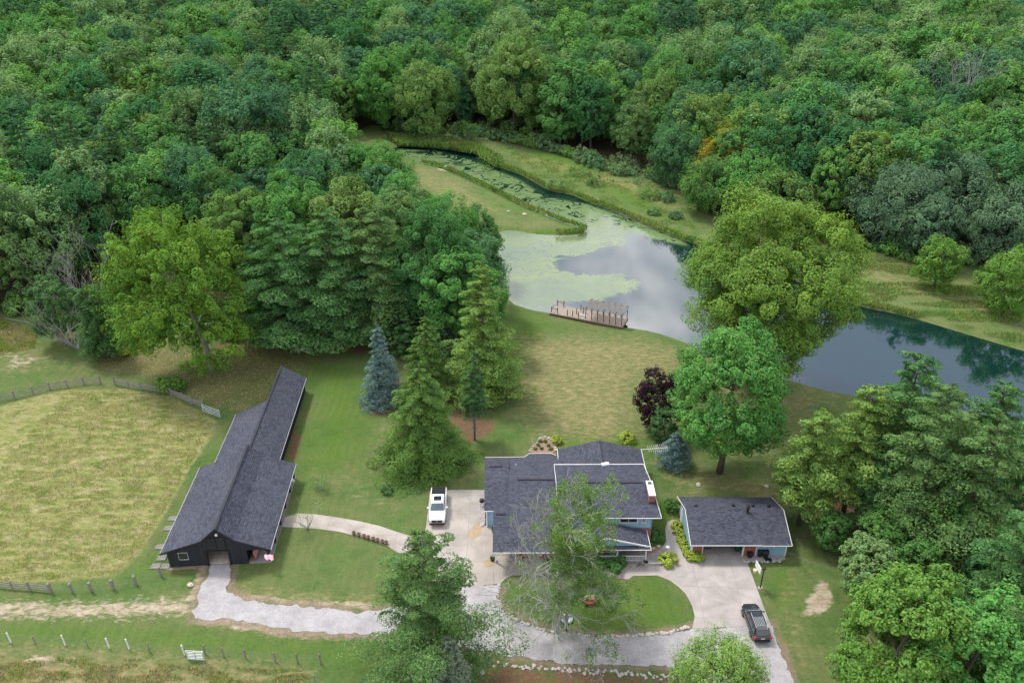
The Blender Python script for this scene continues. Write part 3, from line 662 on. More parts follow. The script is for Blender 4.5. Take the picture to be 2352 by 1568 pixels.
def gravel_mat():
    m, N, L, b = newmat('white_gravel'); b.inputs['Roughness'].default_value = 0.95; b.inputs['Specular IOR Level'].default_value = 0.1
    tcn = N.new('ShaderNodeTexCoord'); vec = tcn.outputs['Object']
    n1 = noise_node(N, L, vec, 0.5, 6, 0.75); n2 = noise_node(N, L, vec, 7.0, 5, 0.8); n3 = noise_node(N, L, vec, 1.8, 4, 0.7)
    c = mixc(N, L, maprange(N, L, n1.outputs['Fac'], 0.35, 0.65), (0.30, 0.285, 0.29), (0.45, 0.43, 0.43))
    c = mixc(N, L, maprange(N, L, n2.outputs['Fac'], 0.5, 0.66, 0, 0.8), c, (0.22, 0.21, 0.215))
    c = mixc(N, L, maprange(N, L, n3.outputs['Fac'], 0.62, 0.7, 0, 0.6), c, (0.22, 0.2, 0.16))
    L.new(c, b.inputs['Base Color'])
    bn = N.new('ShaderNodeBump'); bn.inputs['Strength'].default_value = 0.8; bn.inputs['Distance'].default_value = 0.06; L.new(n2.outputs['Fac'], bn.inputs['Height']); L.new(bn.outputs[0], b.inputs['Normal'])
    return m
def concrete_mat(name, c1, c2, joints=3.6, off=(0, 0), rz=0.0):
    m, N, L, b = newmat(name); b.inputs['Roughness'].default_value = 0.85; b.inputs['Specular IOR Level'].default_value = 0.2
    tcn = N.new('ShaderNodeTexCoord'); vec = tcn.outputs['Object']; mpn = N.new('ShaderNodeMapping'); mpn.inputs['Location'].default_value = (off[0], off[1], 0); mpn.inputs['Rotation'].default_value = (0, 0, rz); L.new(vec, mpn.inputs[0])
    br = N.new('ShaderNodeTexBrick'); br.offset = 0.0; br.inputs['Scale'].default_value = 1; br.inputs['Brick Width'].default_value = joints; br.inputs['Row Height'].default_value = joints; br.inputs['Mortar Size'].default_value = 0.022
    br.inputs['Color1'].default_value = c4(c1); br.inputs['Color2'].default_value = c4(c2); br.inputs['Mortar'].default_value = (c1[0] * 0.68, c1[1] * 0.66, c1[2] * 0.62, 1); L.new(mpn.outputs[0], br.inputs['Vector'])
    n1 = noise_node(N, L, vec, 0.35, 6, 0.65, 0.4); n2 = noise_node(N, L, vec, 3, 5, 0.7)
    c = mixc(N, L, maprange(N, L, n1.outputs['Fac'], 0.42, 0.66, 0, 0.8), br.outputs['Color'], tuple(x * 0.66 for x in c1))
    c = mixc(N, L, maprange(N, L, n2.outputs['Fac'], 0.45, 0.75, 0, 0.35), c, tuple(x * 0.75 for x in c1))
    L.new(c, b.inputs['Base Color']); return m
M['gravel'] = gravel_mat()
M['concrete'] = concrete_mat('driveway_concrete', (0.40, 0.355, 0.31), (0.44, 0.4, 0.36), 4.2, (1.0, 0.3))
M['concrete2'] = concrete_mat('garage_apron_concrete', (0.40, 0.36, 0.335), (0.44, 0.405, 0.38), 4.3, (0.3, 0.5), rad(3))
M['damp'] = simple('damp_tan_stain', (0.34, 0.25, 0.15), (0.4, 0.3, 0.19), 1.5, 0.8)
M['mulch'] = simple('brown_mulch', (0.2, 0.12, 0.08), (0.33, 0.22, 0.16), 4, 0.95, bump=0.5)
M['pebble'] = simple('grey_pebbles', (0.28, 0.25, 0.235), (0.46, 0.42, 0.4), 7, 0.95, bump=0.8, lo=0.42, hi=0.58)
M['dark_path'] = simple('grey_paving', (0.26, 0.24, 0.225), (0.34, 0.31, 0.29), 2, 0.9)

sheet('gravel_driveway', gravel, 0.03, M['gravel'], 0.45, 0.25)
pad = W(R2, [(236, 573), (660, 573), (720, 600), (720, 900), (760, 1000), (1120, 1020), (1180, 1190), (1000, 1232), (900, 1240), (840, 1258), (785, 1308), (640, 1320), (370, 1327), (200, 1290), (150, 1160), (183, 960), (205, 860)])
sheet('concrete_driveway', pad, 0.04, M['concrete'])
walk = W(R1, [(985, 1062), (1110, 1030), (1220, 1035), (1330, 1050), (1520, 1082), (1660, 1115), (1760, 1150)]) + W(R2, [(185, 965), (150, 1155)]) + W(R1, [(1790, 1300), (1712, 1252), (1600, 1210), (1500, 1182), (1380, 1152), (1250, 1135), (1100, 1125), (985, 1120)])
sheet('concrete_walkway', walk, 0.035, M['concrete'])
apron = W(R3, [(425, 700), (700, 700), (700, 765), (865, 1210), (370, 1225), (386, 1150), (368, 1080), (330, 1010), (290, 970), (230, 925), (150, 893), (-70, 897), (-75, 850), (20, 840), (90, 800), (150, 745), (192, 705), (206, 680), (200, 600), (215, 556), (245, 542), (276, 545), (262, 600), (275, 660), (295, 720), (312, 770), (350, 805), (430, 808)])
sheet('garage_apron', apron, 0.045, M['concrete2'])
sheet('front_path', W(R2, [(1000, 1235), (1100, 1200), (1300, 1210), (1500, 1240), (1700, 1260), (1790, 1275), (1830, 1245), (1880, 1248), (1880, 1180), (1700, 1170), (1500, 1150), (1180, 1120)]), 0.035, M['concrete2'])
sheet('dark_side_path', W(R3, [(60, 775), (190, 722), (215, 730), (180, 775), (110, 800), (60, 815)]), 0.055, M['dark_path'])
sheet('damp_patch', smoothpoly(W(R2, [(600, 810), (645, 850), (640, 900), (615, 945), (570, 958), (533, 940), (560, 880), (580, 850)])), 0.052, M['damp'])
sheet('damp_patch', smoothpoly(W(R2, [(652, 1130), (690, 1115), (745, 1130), (735, 1170), (660, 1180)])), 0.052, M['damp'])
sheet('pebble_bed', smoothpoly(W(R2, [(655, 610), (720, 600), (720, 800), (660, 850), (625, 800), (612, 720)])), 0.056, M['pebble'])
sheet('pebble_bed', smoothpoly(W(R3, [(160, 800), (200, 775), (250, 790), (272, 830), (262, 868), (205, 862), (165, 840)])), 0.06, M['pebble'])
sheet('pebble_bed', W(R3, [(695, 760), (950, 752), (945, 790), (905, 805), (720, 808)]), 0.05, M['pebble'])
sheet('front_mulch_bed', smoothpoly(W(R2, [(1180, 1180), (1500, 1130), (1900, 1120), (1850, 1180), (1760, 1230), (1720, 1285), (1500, 1230), (1250, 1200)])), 0.057, M['pebble'])
sheet('mulch_bed', smoothpoly(W(H1, [(560, 215), (640, 120), (760, 30), (850, 80), (890, 160), (900, 230), (700, 260)]), 2), 0.03, M['mulch'])
sheet('mulch_bed', W(R3, [(110, 715), (190, 705), (150, 745), (70, 770)]), 0.058, M['mulch'])
sheet('barn_yard_soil', W(R1, [(190, 1400), (500, 1378), (500, 1395), (250, 1412)]), 0.02, M['mulch'], 0.1)

# ------------------------------------------------------------------ forest
M['forest'] = leaf_mat('woodland_leaves', [(0.045, 0.128, 0.048), (0.075, 0.177, 0.051), (0.112, 0.203, 0.054), (0.057, 0.150, 0.060), (0.135, 0.225, 0.057), (0.068, 0.158, 0.075), (0.090, 0.188, 0.045), (0.051, 0.138, 0.054), (0.173, 0.247, 0.068), (0.078, 0.165, 0.068)], 0.12)
FOREST_COLS = {'deep green': (0.045, 0.125, 0.045), 'mid green': (0.075, 0.17, 0.05), 'bright green': (0.105, 0.205, 0.052), 'blue green': (0.06, 0.135, 0.065), 'olive green': (0.09, 0.15, 0.055), 'pale green': (0.125, 0.2, 0.08), 'yellow green': (0.125, 0.195, 0.05)}
FM = {k: leaf_mat('woodland_' + k.replace(' ', '_'), [tuple(x * 0.88 for x in c), tuple(x * 1.14 for x in c)], 0.1, jitter=0.3) for k, c in ((k, tuple(x * 1.25 for x in c)) for k, c in FOREST_COLS.items())}
FK = ['deep green', 'mid green', 'mid green', 'bright green', 'blue green', 'olive green', 'pale green', 'mid green', 'deep green', 'bright green', 'yellow green', 'blue green']
M['forest_pine'] = leaf_mat('woodland_needles', [(0.048, 0.128, 0.063), (0.083, 0.165, 0.068), (0.068, 0.150, 0.075)], 0.15)
M['yellow_leaf'] = leaf_mat('yellowing_leaves', [(0.345, 0.299, 0.034), (0.276, 0.276, 0.040)], 0.12, patch=(0.115, 0.184, 0.034), patch_amt=0.5, tint=None)
M['orange_leaf'] = leaf_mat('orange_green_leaves', [(0.19, 0.21, 0.034)], 0.16, patch=(0.36, 0.25, 0.03), patch_amt=0.9, tint=None)
M['lime_leaf'] = leaf_mat('light_green_leaves', [(0.13, 0.22, 0.065), (0.15, 0.235, 0.07)], 0.14)
M['silver_leaf'] = leaf_mat('grey_green_leaves', [(0.10, 0.165, 0.11), (0.115, 0.18, 0.115), (0.085, 0.15, 0.095)], 0.14, tint=(1.1, 1.2, 1.05))

PROTO = bpy.data.collections.new('forest_tree_sources')
protos = []
def proto_mesh(kind, i):
    if kind == 'b':
        R = RNG.uniform(4.6, 5.6); Hh = RNG.uniform(17, 20)
        nl = int(RNG.integers(26, 60)); p, n, s = broad_cloud(R, Hh, Hh * 0.12, nl, 9, int(14500 / nl / 9), 0.188, lobe_r=1.75 / nl ** 0.5, tuft_r=0.38, elong=RNG.choice([1.0, 1.2, 1.7]), shape=RNG.choice([0.7, 0.85, 1.0]), drop=0.25, lf=(0.72, 0.9))
        tr = trunk_mb(Hh * 0.85, 0.3, (0, 0), 4, R)
    else:
        Hh = RNG.uniform(19, 22)
        p, n, s, B = conifer_cloud(Hh, 4.6, 4, whorls=17, branches=6, plates=3, per=18, leaf=0.28, up=0.22, irregular=0.35, top_r=0.9)
        tr = trunk_mb(Hh * 0.97, 0.27, (0, 0), 4, 2)
    p[:, 2] = np.maximum(p[:, 2], 0.3)
    return Hh, p, n, s, tr
forest_root = []
for i in range(12):
    kind = 'b' if i < 10 else 'p'
    Hh, p, n, s, tr = proto_mesh(kind, i)
    root = thing('woodland_tree' if kind == 'b' else 'woodland_pine', 'x', 'tree')
    tr.build('trunk', M['bark'], root, smooth=True)
    cr = leaf_object('crown', p, n, s, FM[FK[i]] if kind == 'b' else M['forest_pine'], root, 0.7)
    PROTO.objects.link(cr); forest_root.append([root, kind, False])

# patches of forest kept free for trees placed one by one
HEROZONE = [WP([(230, 600), (560, 600), (1125, 560), (1150, 900), (960, 800), (550, 800), (460, 860), (260, 820)])]
pts = []
sp = 7.9; rr_ = random.Random(5)
yy = 95.0; row = 0
while yy < 585:
    xx = -330 + (row % 2) * sp / 2
    s_ = sp * (1 + max(0, yy - 200) / 400 * 0.5)
    while xx < 400:
        x = xx + rr_.uniform(-0.38, 0.38) * sp; y = yy + rr_.uniform(-0.38, 0.38) * sp
        zc = y * math.cos(TH) + (H - 10) * math.sin(TH)
        if abs(x) < 0.655 * zc + 9 and in_poly(x, y, FOREST) > 1.5: pts.append((x, y))
        xx += s_
    yy += s_ * 0.88; row += 1
ispine = lambda x, y: mnoise.noise(Vector((x * 0.018, y * 0.018, 3.3)))
far = []
pts.sort(key=lambda q: math.hypot(q[0], q[1]))
cnt = 0
for (x, y) in pts:
    hz = any(in_poly(x, y, z) > 0 for z in HEROZONE)
    if hz: continue
    pv = ispine(x, y)
    ki = 10 + rr_.randrange(2) if (pv > 0.33 and rr_.random() < 0.6) else rr_.randrange(10)
    cl = mnoise.noise(Vector((x * 0.03, y * 0.03, 9.1)))
    sc = rr_.uniform(0.78, 1.34) + cl * 0.32
    if rr_.random() < 0.14: sc *= 1.25
    edge = in_poly(x, y, FOREST)
    if edge < 5: sc *= rr_.uniform(0.7, 1.0)
    dd = math.hypot(x, y); sc *= 1 + max(0, dd - 200) / 400 * 0.5
    hs = sc ** 0.75 * rr_.uniform(0.85, 1.18); rz = rr_.uniform(0, 6.28)
    if cnt < 285:
        src = forest_root[ki]
        if not src[2]: t = src[0]; src[2] = True
        else: t = copy_tree(src[0])
        t.location = (x, y, 0); t.rotation_euler = (0, 0, rz); t.scale = (sc, sc, hs)
        fc = FK[int((mnoise.noise(Vector((x * 0.02, y * 0.02, 5.5))) * 0.5 + 0.5) * 24 + rr_.uniform(0, 8)) % 12]
        zone = 'left of the pond' if (x < P(1150, 600)[0] and y < 178) else ('past the pond tip' if x < 30 or y > 230 else 'right of the far meadow')
        dep = 'at the edge of' if edge < 12 else 'deeper inside'; size = 'tall' if hs > 1.08 else ('small' if hs < 0.86 else 'broad')
        if src[1] == 'p': tag(t, 'dark layered pine %s the woods %s' % (dep, zone), 'pine', 'woodland pines ' + zone)
        else:
            tag(t, '%s %s tree %s the woods %s' % (size, fc, dep, zone), 'tree', 'woodland trees ' + zone)
            for ch in t.children:
                if ch.name.startswith('crown'): ch.material_slots[0].link = 'OBJECT'; ch.material_slots[0].material = FM[fc]
        cnt += 1
    else: far.append((x, y, sc, hs, rz, ki))
print('forest individuals', cnt, 'far', len(far), 'limit', far[0][:2])
for src in forest_root:   # any source not placed yet
    if not src[2]:
        x, y, sc, hs, rz, ki = far.pop(0); src[0].location = (x, y, 0); src[0].scale = (sc, sc, hs)
        tag(src[0], 'dark layered pine deep in the woods behind the pond', 'pine', 'woodland pines behind the pond')
def far_woods():
    me = bpy.data.meshes.new('far_woods'); n = len(far); A = np.array(far)
    me.vertices.add(n); me.vertices.foreach_set('co', np.stack([A[:, 0], A[:, 1], np.zeros(n)], 1).astype(np.float32).ravel())
    a = me.attributes.new('scl', 'FLOAT_VECTOR', 'POINT'); a.data.foreach_set('vector', np.stack([A[:, 2], A[:, 2], A[:, 3]], 1).astype(np.float32).ravel())
    a = me.attributes.new('rot', 'FLOAT_VECTOR', 'POINT'); a.data.foreach_set('vector', np.stack([A[:, 4] * 0, A[:, 4] * 0, A[:, 4]], 1).astype(np.float32).ravel())
    a = me.attributes.new('idx', 'INT', 'POINT'); a.data.foreach_set('value', A[:, 5].astype(np.int32))
    o = link_mesh('far_woods', me); tag(o, kind='stuff')
    g = bpy.data.node_groups.new('far_woods', 'GeometryNodeTree'); g.interface.new_socket('Geometry', in_out='INPUT', socket_type='NodeSocketGeometry'); g.interface.new_socket('Geometry', in_out='OUTPUT', socket_type='NodeSocketGeometry')
    N = g.nodes; L = g.links; gi = N.new('NodeGroupInput'); go = N.new('NodeGroupOutput')
    ci = N.new('GeometryNodeCollectionInfo'); ci.inputs[0].default_value = PROTO; ci.inputs[1].default_value = True; ci.inputs[2].default_value = True
    ip = N.new('GeometryNodeInstanceOnPoints'); ip.inputs['Pick Instance'].default_value = True
    def na(nm, t):
        q = N.new('GeometryNodeInputNamedAttribute'); q.data_type = t; q.inputs[0].default_value = nm; return q.outputs[0]
    mp_ = N.new('GeometryNodeMeshToPoints'); L.new(gi.outputs[0], mp_.inputs[0])
    L.new(mp_.outputs[0], ip.inputs['Points']); L.new(ci.outputs[0], ip.inputs['Instance']); L.new(na('idx', 'INT'), ip.inputs['Instance Index'])
    L.new(na('rot', 'FLOAT_VECTOR'), ip.inputs['Rotation']); L.new(na('scl', 'FLOAT_VECTOR'), ip.inputs['Scale']); L.new(ip.outputs[0], go.inputs[0])
    md = o.modifiers.new('scatter', 'NODES'); md.node_group = g
far_woods()

# ------------------------------------------------------------------ trees placed one by one
def at_px(u, v): return P(u, v)
def height_to(u_v_top, base): return hgt(u_v_top, base[1])
M['cotton'] = leaf_mat('cottonwood_leaves', [(0.125, 0.22, 0.035)], 0.25, patch=(0.075, 0.17, 0.035), patch_amt=0.5)
M['cotton2'] = leaf_mat('pond_cottonwood_leaves', [(0.14, 0.225, 0.045)], 0.2, patch=(0.10, 0.19, 0.04), patch_amt=0.4)
M['maple'] = leaf_mat('maple_leaves', [(0.093, 0.225, 0.057)], 0.25)
M['maple_bright'] = leaf_mat('bright_maple_leaves', [(0.115, 0.215, 0.045)], 0.25)  # brighter leaf green, also used for field trees and fence bushes
M['pine'] = leaf_mat('white_pine_needles', [(0.095, 0.195, 0.070)], 0.3)
M['pine_b'] = leaf_mat('blue_green_pine_needles', [(0.115, 0.195, 0.07)], 0.3)
M['pine_y'] = leaf_mat('yellow_green_pine_needles', [(0.165, 0.255, 0.068)], 0.3)
M['pine_dk'] = leaf_mat('dark_pine_needles', [(0.057, 0.135, 0.048)], 0.3)
M['spruce'] = leaf_mat('spruce_needles', [(0.12, 0.205, 0.055)], 0.4)
M['spruce_b'] = leaf_mat('blue_spruce_needles', [(0.172, 0.265, 0.255)], 0.4, tint=None)
M['juniper'] = leaf_mat('juniper_needles', [(0.195, 0.247, 0.180)], 0.4, tint=None)
M['plum'] = leaf_mat('purple_leaves', [(0.034, 0.018, 0.027)], 0.4, trans=0.1, tint=None)
M['cedar'] = leaf_mat('dark_cedar_leaves', [(0.075, 0.150, 0.055)], 0.3)
M['shrub_dk'] = leaf_mat('dark_shrub_leaves', [(0.075, 0.165, 0.045)], 0.3)
M['shrub_y'] = leaf_mat('yellow_green_shrub_leaves', [(0.285, 0.345, 0.060)], 0.5)
M['shrub_m'] = leaf_mat('mid_green_shrub_leaves', [(0.105, 0.225, 0.053), (0.150, 0.240, 0.075), (0.135, 0.210, 0.105), (0.075, 0.165, 0.068)], 0.5)

def T(kind, name, label, cat, bu, bv, tv, wpx, mat, **kw):
    b = at_px(bu, bv); Hh = hgt(tv, b[1])
    if not kw.pop('by_base', False): b = ((bu - CX) / F * (b[1] * math.cos(TH) + (H - Hh * 0.55) * math.sin(TH)), b[1])   # bu is the middle of the crown
    z = b[1] * math.cos(TH) + (H - Hh * 0.4) * math.sin(TH); R = wpx / 2 * z / F
    R *= 1.1 if kind == 'b' else 1.2
    if kind == 'b': return make_broad(name, label, cat, b, Hh, R, mat, **kw)
    return make_conifer(name, label, cat, b, Hh, R, mat, **kw)

# left side: cottonwood, pines, spruces
T('b', 'cottonwood', 'big yellow green cottonwood standing over fallen leaves at the wood edge', 'tree', 488, 848, 465, 262, M['cotton'], by_base=True, zbot=0.6, lobes=66, tufts=14, per=24, leaf=0.17, offs=(-5.0, 0), lobe_r=0.23, elong=2.2, drop=0.15, tuft_r=0.3, lf=(0.45, 0.92), tr=0.45, bark='bark_pale')
pg = 'white pines at the wood edge behind the barn'
for k, (bu, bv, tv, w, m_, lab) in enumerate([(655, 790, 500, 215, 'pine', 'tall pine leftmost of the pines behind the barn'), (760, 785, 475, 220, 'pine', 'tall pine with layered limbs in the middle of the pines behind the barn'),
        (865, 775, 478, 210, 'pine_b', 'tall pale topped pine behind the blue spruce'), (600, 770, 560, 130, 'pine_dk', 'darker shorter pine right beside the yellow green cottonwood')]):
    T('c', 'pine_tree', lab, 'pine', bu, bv, tv, w, M[m_], z0=2.0, whorls=22, branches=7, plates=3, per=42, leaf=0.21, up=0.2, irregular=0.3, top_r=1.0, prof=0.62, group=pg)
for k, (bu, bv, tv, w, m_, lab) in enumerate([(985, 770, 475, 180, 'forest', 'dark green broadleaf tree right of the tall pines'), (1050, 800, 555, 150, 'maple', 'green tree at the right tip of the left wood above the lawn'),
        (1085, 735, 520, 130, 'forest', 'green tree leaning over the left bank of the wide pond'), (1105, 810, 610, 110, 'maple', 'green broadleaf tree touching the pond edge left of the dock'), (920, 700, 410, 150, 'forest', 'broad green tree above the pines near the pond bend'),
        (1010, 690, 440, 150, 'maple', 'rounded green tree over the lower tip of the pond peninsula'), (800, 700, 400, 150, 'forest', 'broad green tree behind the middle pine'), (680, 690, 390, 160, 'maple', 'broad green tree behind the leftmost tall pine'), (560, 700, 400, 150, 'forest', 'green tree behind the cottonwood and the pines'),
        (1100, 640, 470, 90, 'forest', 'small crowned green tree by the peninsula end of the pond'), (855, 515, 322, 150, 'maple', 'large rounded green tree left of the upper pond strait'), (715, 560, 345, 160, 'forest', 'wide green tree two crowns left of the pond strait'), (930, 600, 400, 130, 'maple', 'rounded green tree over the upper peninsula lawn')]):
    T('b', 'broadleaf_tree', lab, 'tree', bu, bv, tv, w, M[m_], lobes=34, tufts=13, per=20, leaf=0.22, zbot=2.0, lobe_r=0.33, drop=0.3)
T('c', 'blue_spruce', 'silvery blue spruce on the lawn below the tall pines', 'spruce', 872, 922, 738, 96, M['spruce_b'], z0=0.3, whorls=22, branches=8, plates=3, per=26, leaf=0.12, up=0.1, droop=0.15, irregular=0.24, prof=0.75, flat=0.6, wide=0.4)
T('c', 'norway_spruce', 'dark spruce standing between the blue spruce and the light pine', 'spruce', 980, 905, 722, 130, M['spruce'], z0=0.5, whorls=22, branches=9, plates=3, per=28, leaf=0.13, up=0.05, droop=0.3, irregular=0.28, prof=0.66, flat=0.4, wide=0.28, cover=2.2)
T('c', 'norway_spruce', 'widest green spruce above the white pickup truck', 'spruce', 968, 1058, 838, 226, M['spruce'], z0=0.4, whorls=24, branches=10, plates=4, per=34, leaf=0.115, up=0.02, droop=0.38, irregular=0.26, prof=0.6, flat=0.45, wide=0.26, cover=3.2)
T('c', 'larch_tree', 'thin conifer with a bare grey lower trunk and twigs', 'conifer', 1091, 1010, 804, 72, M['cedar'], by_base=True, z0=5.2, whorls=18, branches=7, plates=2, per=18, leaf=0.14, up=0.05, droop=0.25, irregular=0.25, bark='bark_pale', dead=26, prof=0.7, tr=0.16)
T('c', 'pine_tree', 'light yellow green pine at the end of the left tree belt', 'pine', 1108, 905, 606, 175, M['pine_y'], z0=1.2, whorls=24, branches=7, plates=3, per=36, leaf=0.18, up=0.18, irregular=0.3, prof=0.65, top_r=0.5)
T('c', 'cedar_tree', 'grey green cedar behind the light pine and the dark spruce', 'cedar', 1008, 815, 680, 70, M['silver_leaf'], z0=0.5, whorls=20, branches=8, plates=2, per=22, leaf=0.16, up=0.4, irregular=0.2, prof=0.6, flat=0.8)
T('c', 'pine_tree', 'small pine with spreading low limbs between cedar and middle pine', 'pine', 930, 815, 700, 80, M['pine'], z0=0.8, whorls=12, branches=6, plates=2, per=26, leaf=0.19, up=0.2, irregular=0.3)
# far left clump
T('b', 'hedgerow_tree', 'grey green tree left of the dead tree by the rough field', 'tree', 120, 788, 618, 90, M['cedar'], zbot=0.5, lobes=26, tufts=12, per=20, leaf=0.18, lobe_r=0.36, shape=0.7)
T('c', 'cedar_tree', 'dark columnar tree right of the dead grey tree', 'cedar', 222, 820, 662, 80, M['cedar'], z0=0.6, whorls=20, branches=8, plates=2, per=28, leaf=0.17, up=0.4, irregular=0.2, prof=0.4, flat=0.8, top_r=0.7)
# front pines
T('c', 'white_pine', 'large blue green pine between the gravel drive and the driveway pad', 'pine', 982, 1575, 1215, 312, M['pine_b'], z0=1.6, whorls=19, branches=6, plates=4, per=70, leaf=0.115, up=0.3, irregular=0.45, prof=0.62, top_r=0.5, dead=10, wide=0.33, tr=0.3, flat=0.34, cover=2.2)
T('c', 'juniper_tree', 'grey green juniper in front of the large pine at the picture bottom', 'juniper', 1035, 1660, 1465, 120, M['juniper'], z0=0.3, whorls=22, branches=9, plates=3, per=36, leaf=0.12, up=0.45, irregular=0.2, prof=0.6, flat=0.8)
# right of the house
T('b', 'cottonwood', 'huge yellow green tree on the pond shore right of the dock', 'tree', 1772, 885, 430, 368, M['cotton2'], zbot=2.6, lobes=84, tufts=18, per=24, leaf=0.19, lobe_r=0.2, elong=1.3, drop=0.3, tuft_r=0.36, lf=(0.5, 0.9), tr=0.6)
T('b', 'maple_tree', 'dense green maple between the house and the pond', 'maple', 1682, 1085, 728, 232, M['maple'], zbot=2.0, lobes=60, tufts=17, per=24, leaf=0.16, lobe_r=0.24, elong=1.7, drop=0.3, shape=0.8, tuft_r=0.3)
T('b', 'purple_plum', 'dark purple leaved tree on the lawn edge beside the green maple', 'plum tree', 1506, 988, 848, 78, M['plum'], zbot=0.6, lobes=26, tufts=12, per=22, leaf=0.12, lobe_r=0.33, elong=1.4)
T('b', 'evergreen_shrub', 'dark green bushy evergreen below the purple tree', 'evergreen', 1528, 1012, 925, 62, M['cedar'], zbot=0.2, lobes=20, tufts=10, per=20, leaf=0.12)
T('c', 'blue_spruce', 'small blue spruce beside the roof antenna', 'spruce', 1552, 1068, 990, 84, M['spruce_b'], z0=0.4, whorls=16, branches=8, plates=2, per=22, leaf=0.12, up=0.15, droop=0.1, irregular=0.2, prof=0.7, flat=0.6, wide=0.4)
gr = 'pines crowding the right side beyond the garage'
for (bu, bv, tv, w, m_, lab, z0) in [(1865, 1205, 945, 150, 'pine_y', 'thin olive pine with a vine on its trunk right of the garage', 4.0), (1975, 1190, 885, 165, 'pine_y', 'light green pine standing behind the vine covered pine', 5.0),
        (2070, 1175, 812, 190, 'pine', 'tall green pine nearest the pond right of the garage', 4.5), (2130, 1260, 880, 215, 'pine_b', 'big blue green pine in the middle of the right pines', 4.0), (2265, 1190, 880, 180, 'pine', 'green pine before the dark water of the pond', 4.5),
        (2240, 1330, 960, 230, 'pine_b', 'wide blue green pine right of the middle one', 3.5), (2345, 1300, 960, 190, 'pine', 'green pine cut by the right picture edge near the pond', 3.0), (2030, 1230, 1000, 130, 'pine', 'shorter pine below the tall right pines', 3.0), (2335, 1500, 1130, 215, 'pine', 'green pine low on the right picture edge', 1.5), (2365, 1650, 1330, 190, 'pine_b', 'blue green pine in the bottom right corner', 1.0)]:
    T('c', 'pine_tree', lab, 'pine', bu, bv, tv, w, M[m_], z0=z0, whorls=21, branches=7, plates=3, per=46, leaf=0.17, up=0.2, irregular=0.34, prof=0.6, top_r=0.9, dead=8, group=gr, flat=0.4)
for (bu, bv, tv, w, m_, lab) in [(2040, 1300, 1165, 110, 'shrub_dk', 'dark green leafy tree under the right pines'), (2000, 1385, 1235, 120, 'shrub_m', 'bushy green tree at the lawn edge right of the bare sandy patch'), (2100, 1400, 1240, 110, 'shrub_dk', 'dark bushy tree above the bright maple'),
        (2180, 1330, 1120, 120, 'shrub_dk', 'dark leafy tree below the blue green pines'), (1915, 1265, 1170, 70, 'shrub_dk', 'dark low tree at the foot of the vine covered pine'), (2280, 1440, 1230, 110, 'forest', 'dark leafy tree left of the low right pine')]:
    T('b', 'understorey_tree', lab, 'tree', bu, bv, tv, w, M[m_], zbot=0.3, lobes=34, tufts=14, per=24, leaf=0.13, lobe_r=0.32)
T('b', 'maple_tree', 'bright green maple filling the bottom right', 'maple', 2080, 1640, 1300, 235, M['maple_bright'], zbot=1.5, lobes=56, tufts=17, per=26, leaf=0.14, lobe_r=0.25, elong=1.5, tuft_r=0.3)
T('b', 'maple_tree', 'mid green maple right of the bright maple at the bottom', 'maple', 2240, 1680, 1345, 200, M['maple'], zbot=1.5, lobes=46, tufts=16, per=24, leaf=0.14, lobe_r=0.26, elong=1.3)
T('b', 'small_tree', 'olive leaved small tree on the gravel drive edge at the bottom', 'tree', 1650, 1680, 1485, 175, M['pine_y'], zbot=0.2, lobes=34, tufts=24, per=20, leaf=0.075, lobe_r=0.34, elong=1.5, tuft_r=0.3, cover=2.0)
# meadow right of the pond
T('b', 'orchard_tree', 'small bright green tree standing alone in the far field', 'tree', 2160, 662, 545, 82, M['maple_bright'], zbot=0.8, lobes=30, tufts=12, per=20, leaf=0.18, elong=1.3)
T('b', 'orchard_tree', 'bright green tree at the right picture edge in the far field', 'tree', 2335, 718, 570, 120, M['maple_bright'], zbot=0.8, lobes=34, tufts=12, per=20, leaf=0.19, elong=1.3)
for (bu, bv, tv, w, m_, lab) in [(1895, 470, 275, 125, 'lime_leaf', 'light yellow green tree with bare white lower limbs'), (1665, 460, 285, 100, 'orange_leaf', 'tree turning orange at the meadow edge'), (1740, 500, 345, 130, 'maple', 'rounded green tree right of the orange one'),
        (1790, 520, 400, 120, 'lime_leaf', 'light green low tree behind the huge pond tree'), (1630, 490, 372, 105, 'forest', 'dark green tree at the corner of the meadow'), (1555, 425, 305, 105, 'forest', 'dark green tree jutting into the meadow'), (1505, 340, 172, 100, 'lime_leaf', 'slender light green tree above the meadow edge'),
        (975, 320, 132, 115, 'lime_leaf', 'pale green drooping tree behind the pond tip'), (880, 300, 112, 110, 'maple', 'tall green tree left of the pale drooping one'), (1180, 315, 85, 140, 'lime_leaf', 'tall pale green tree above the far meadow'), (505, 240, 88, 150, 'maple', 'large round green tree high in the left woods'), (262, 225, 88, 130, 'silver_leaf', 'grey green round tree in the upper left woods'),
        (407, 165, 92, 62, 'yellow_leaf', 'small yellow tree in the upper left woods'), (350, 165, 104, 50, 'yellow_leaf', 'dull yellow tree left of the small yellow one'), (1190, 290, 215, 60, 'orange_leaf', 'yellowing tree behind the pond shrubs'),
        (2080, 560, 385, 170, 'silver_leaf', 'grey green willow like tree beyond the huge pond tree'), (2200, 560, 370, 160, 'silver_leaf', 'grey green broad tree right of the willow like one'), (2300, 600, 430, 140, 'silver_leaf', 'grey green tree above the right far field'), (2140, 600, 450, 110, 'silver_leaf', 'short grey green tree near the lone field tree'), (1780, 260, 190, 80, 'lime_leaf', 'light green tree in the woods left of the bare grey tree')]:
    T('b', 'woodland_edge_tree', lab, 'tree', bu, bv, tv, w, M[m_], zbot=1.5, lobes=36, tufts=12, per=20, leaf=0.26, elong=1.4, drop=0.3)
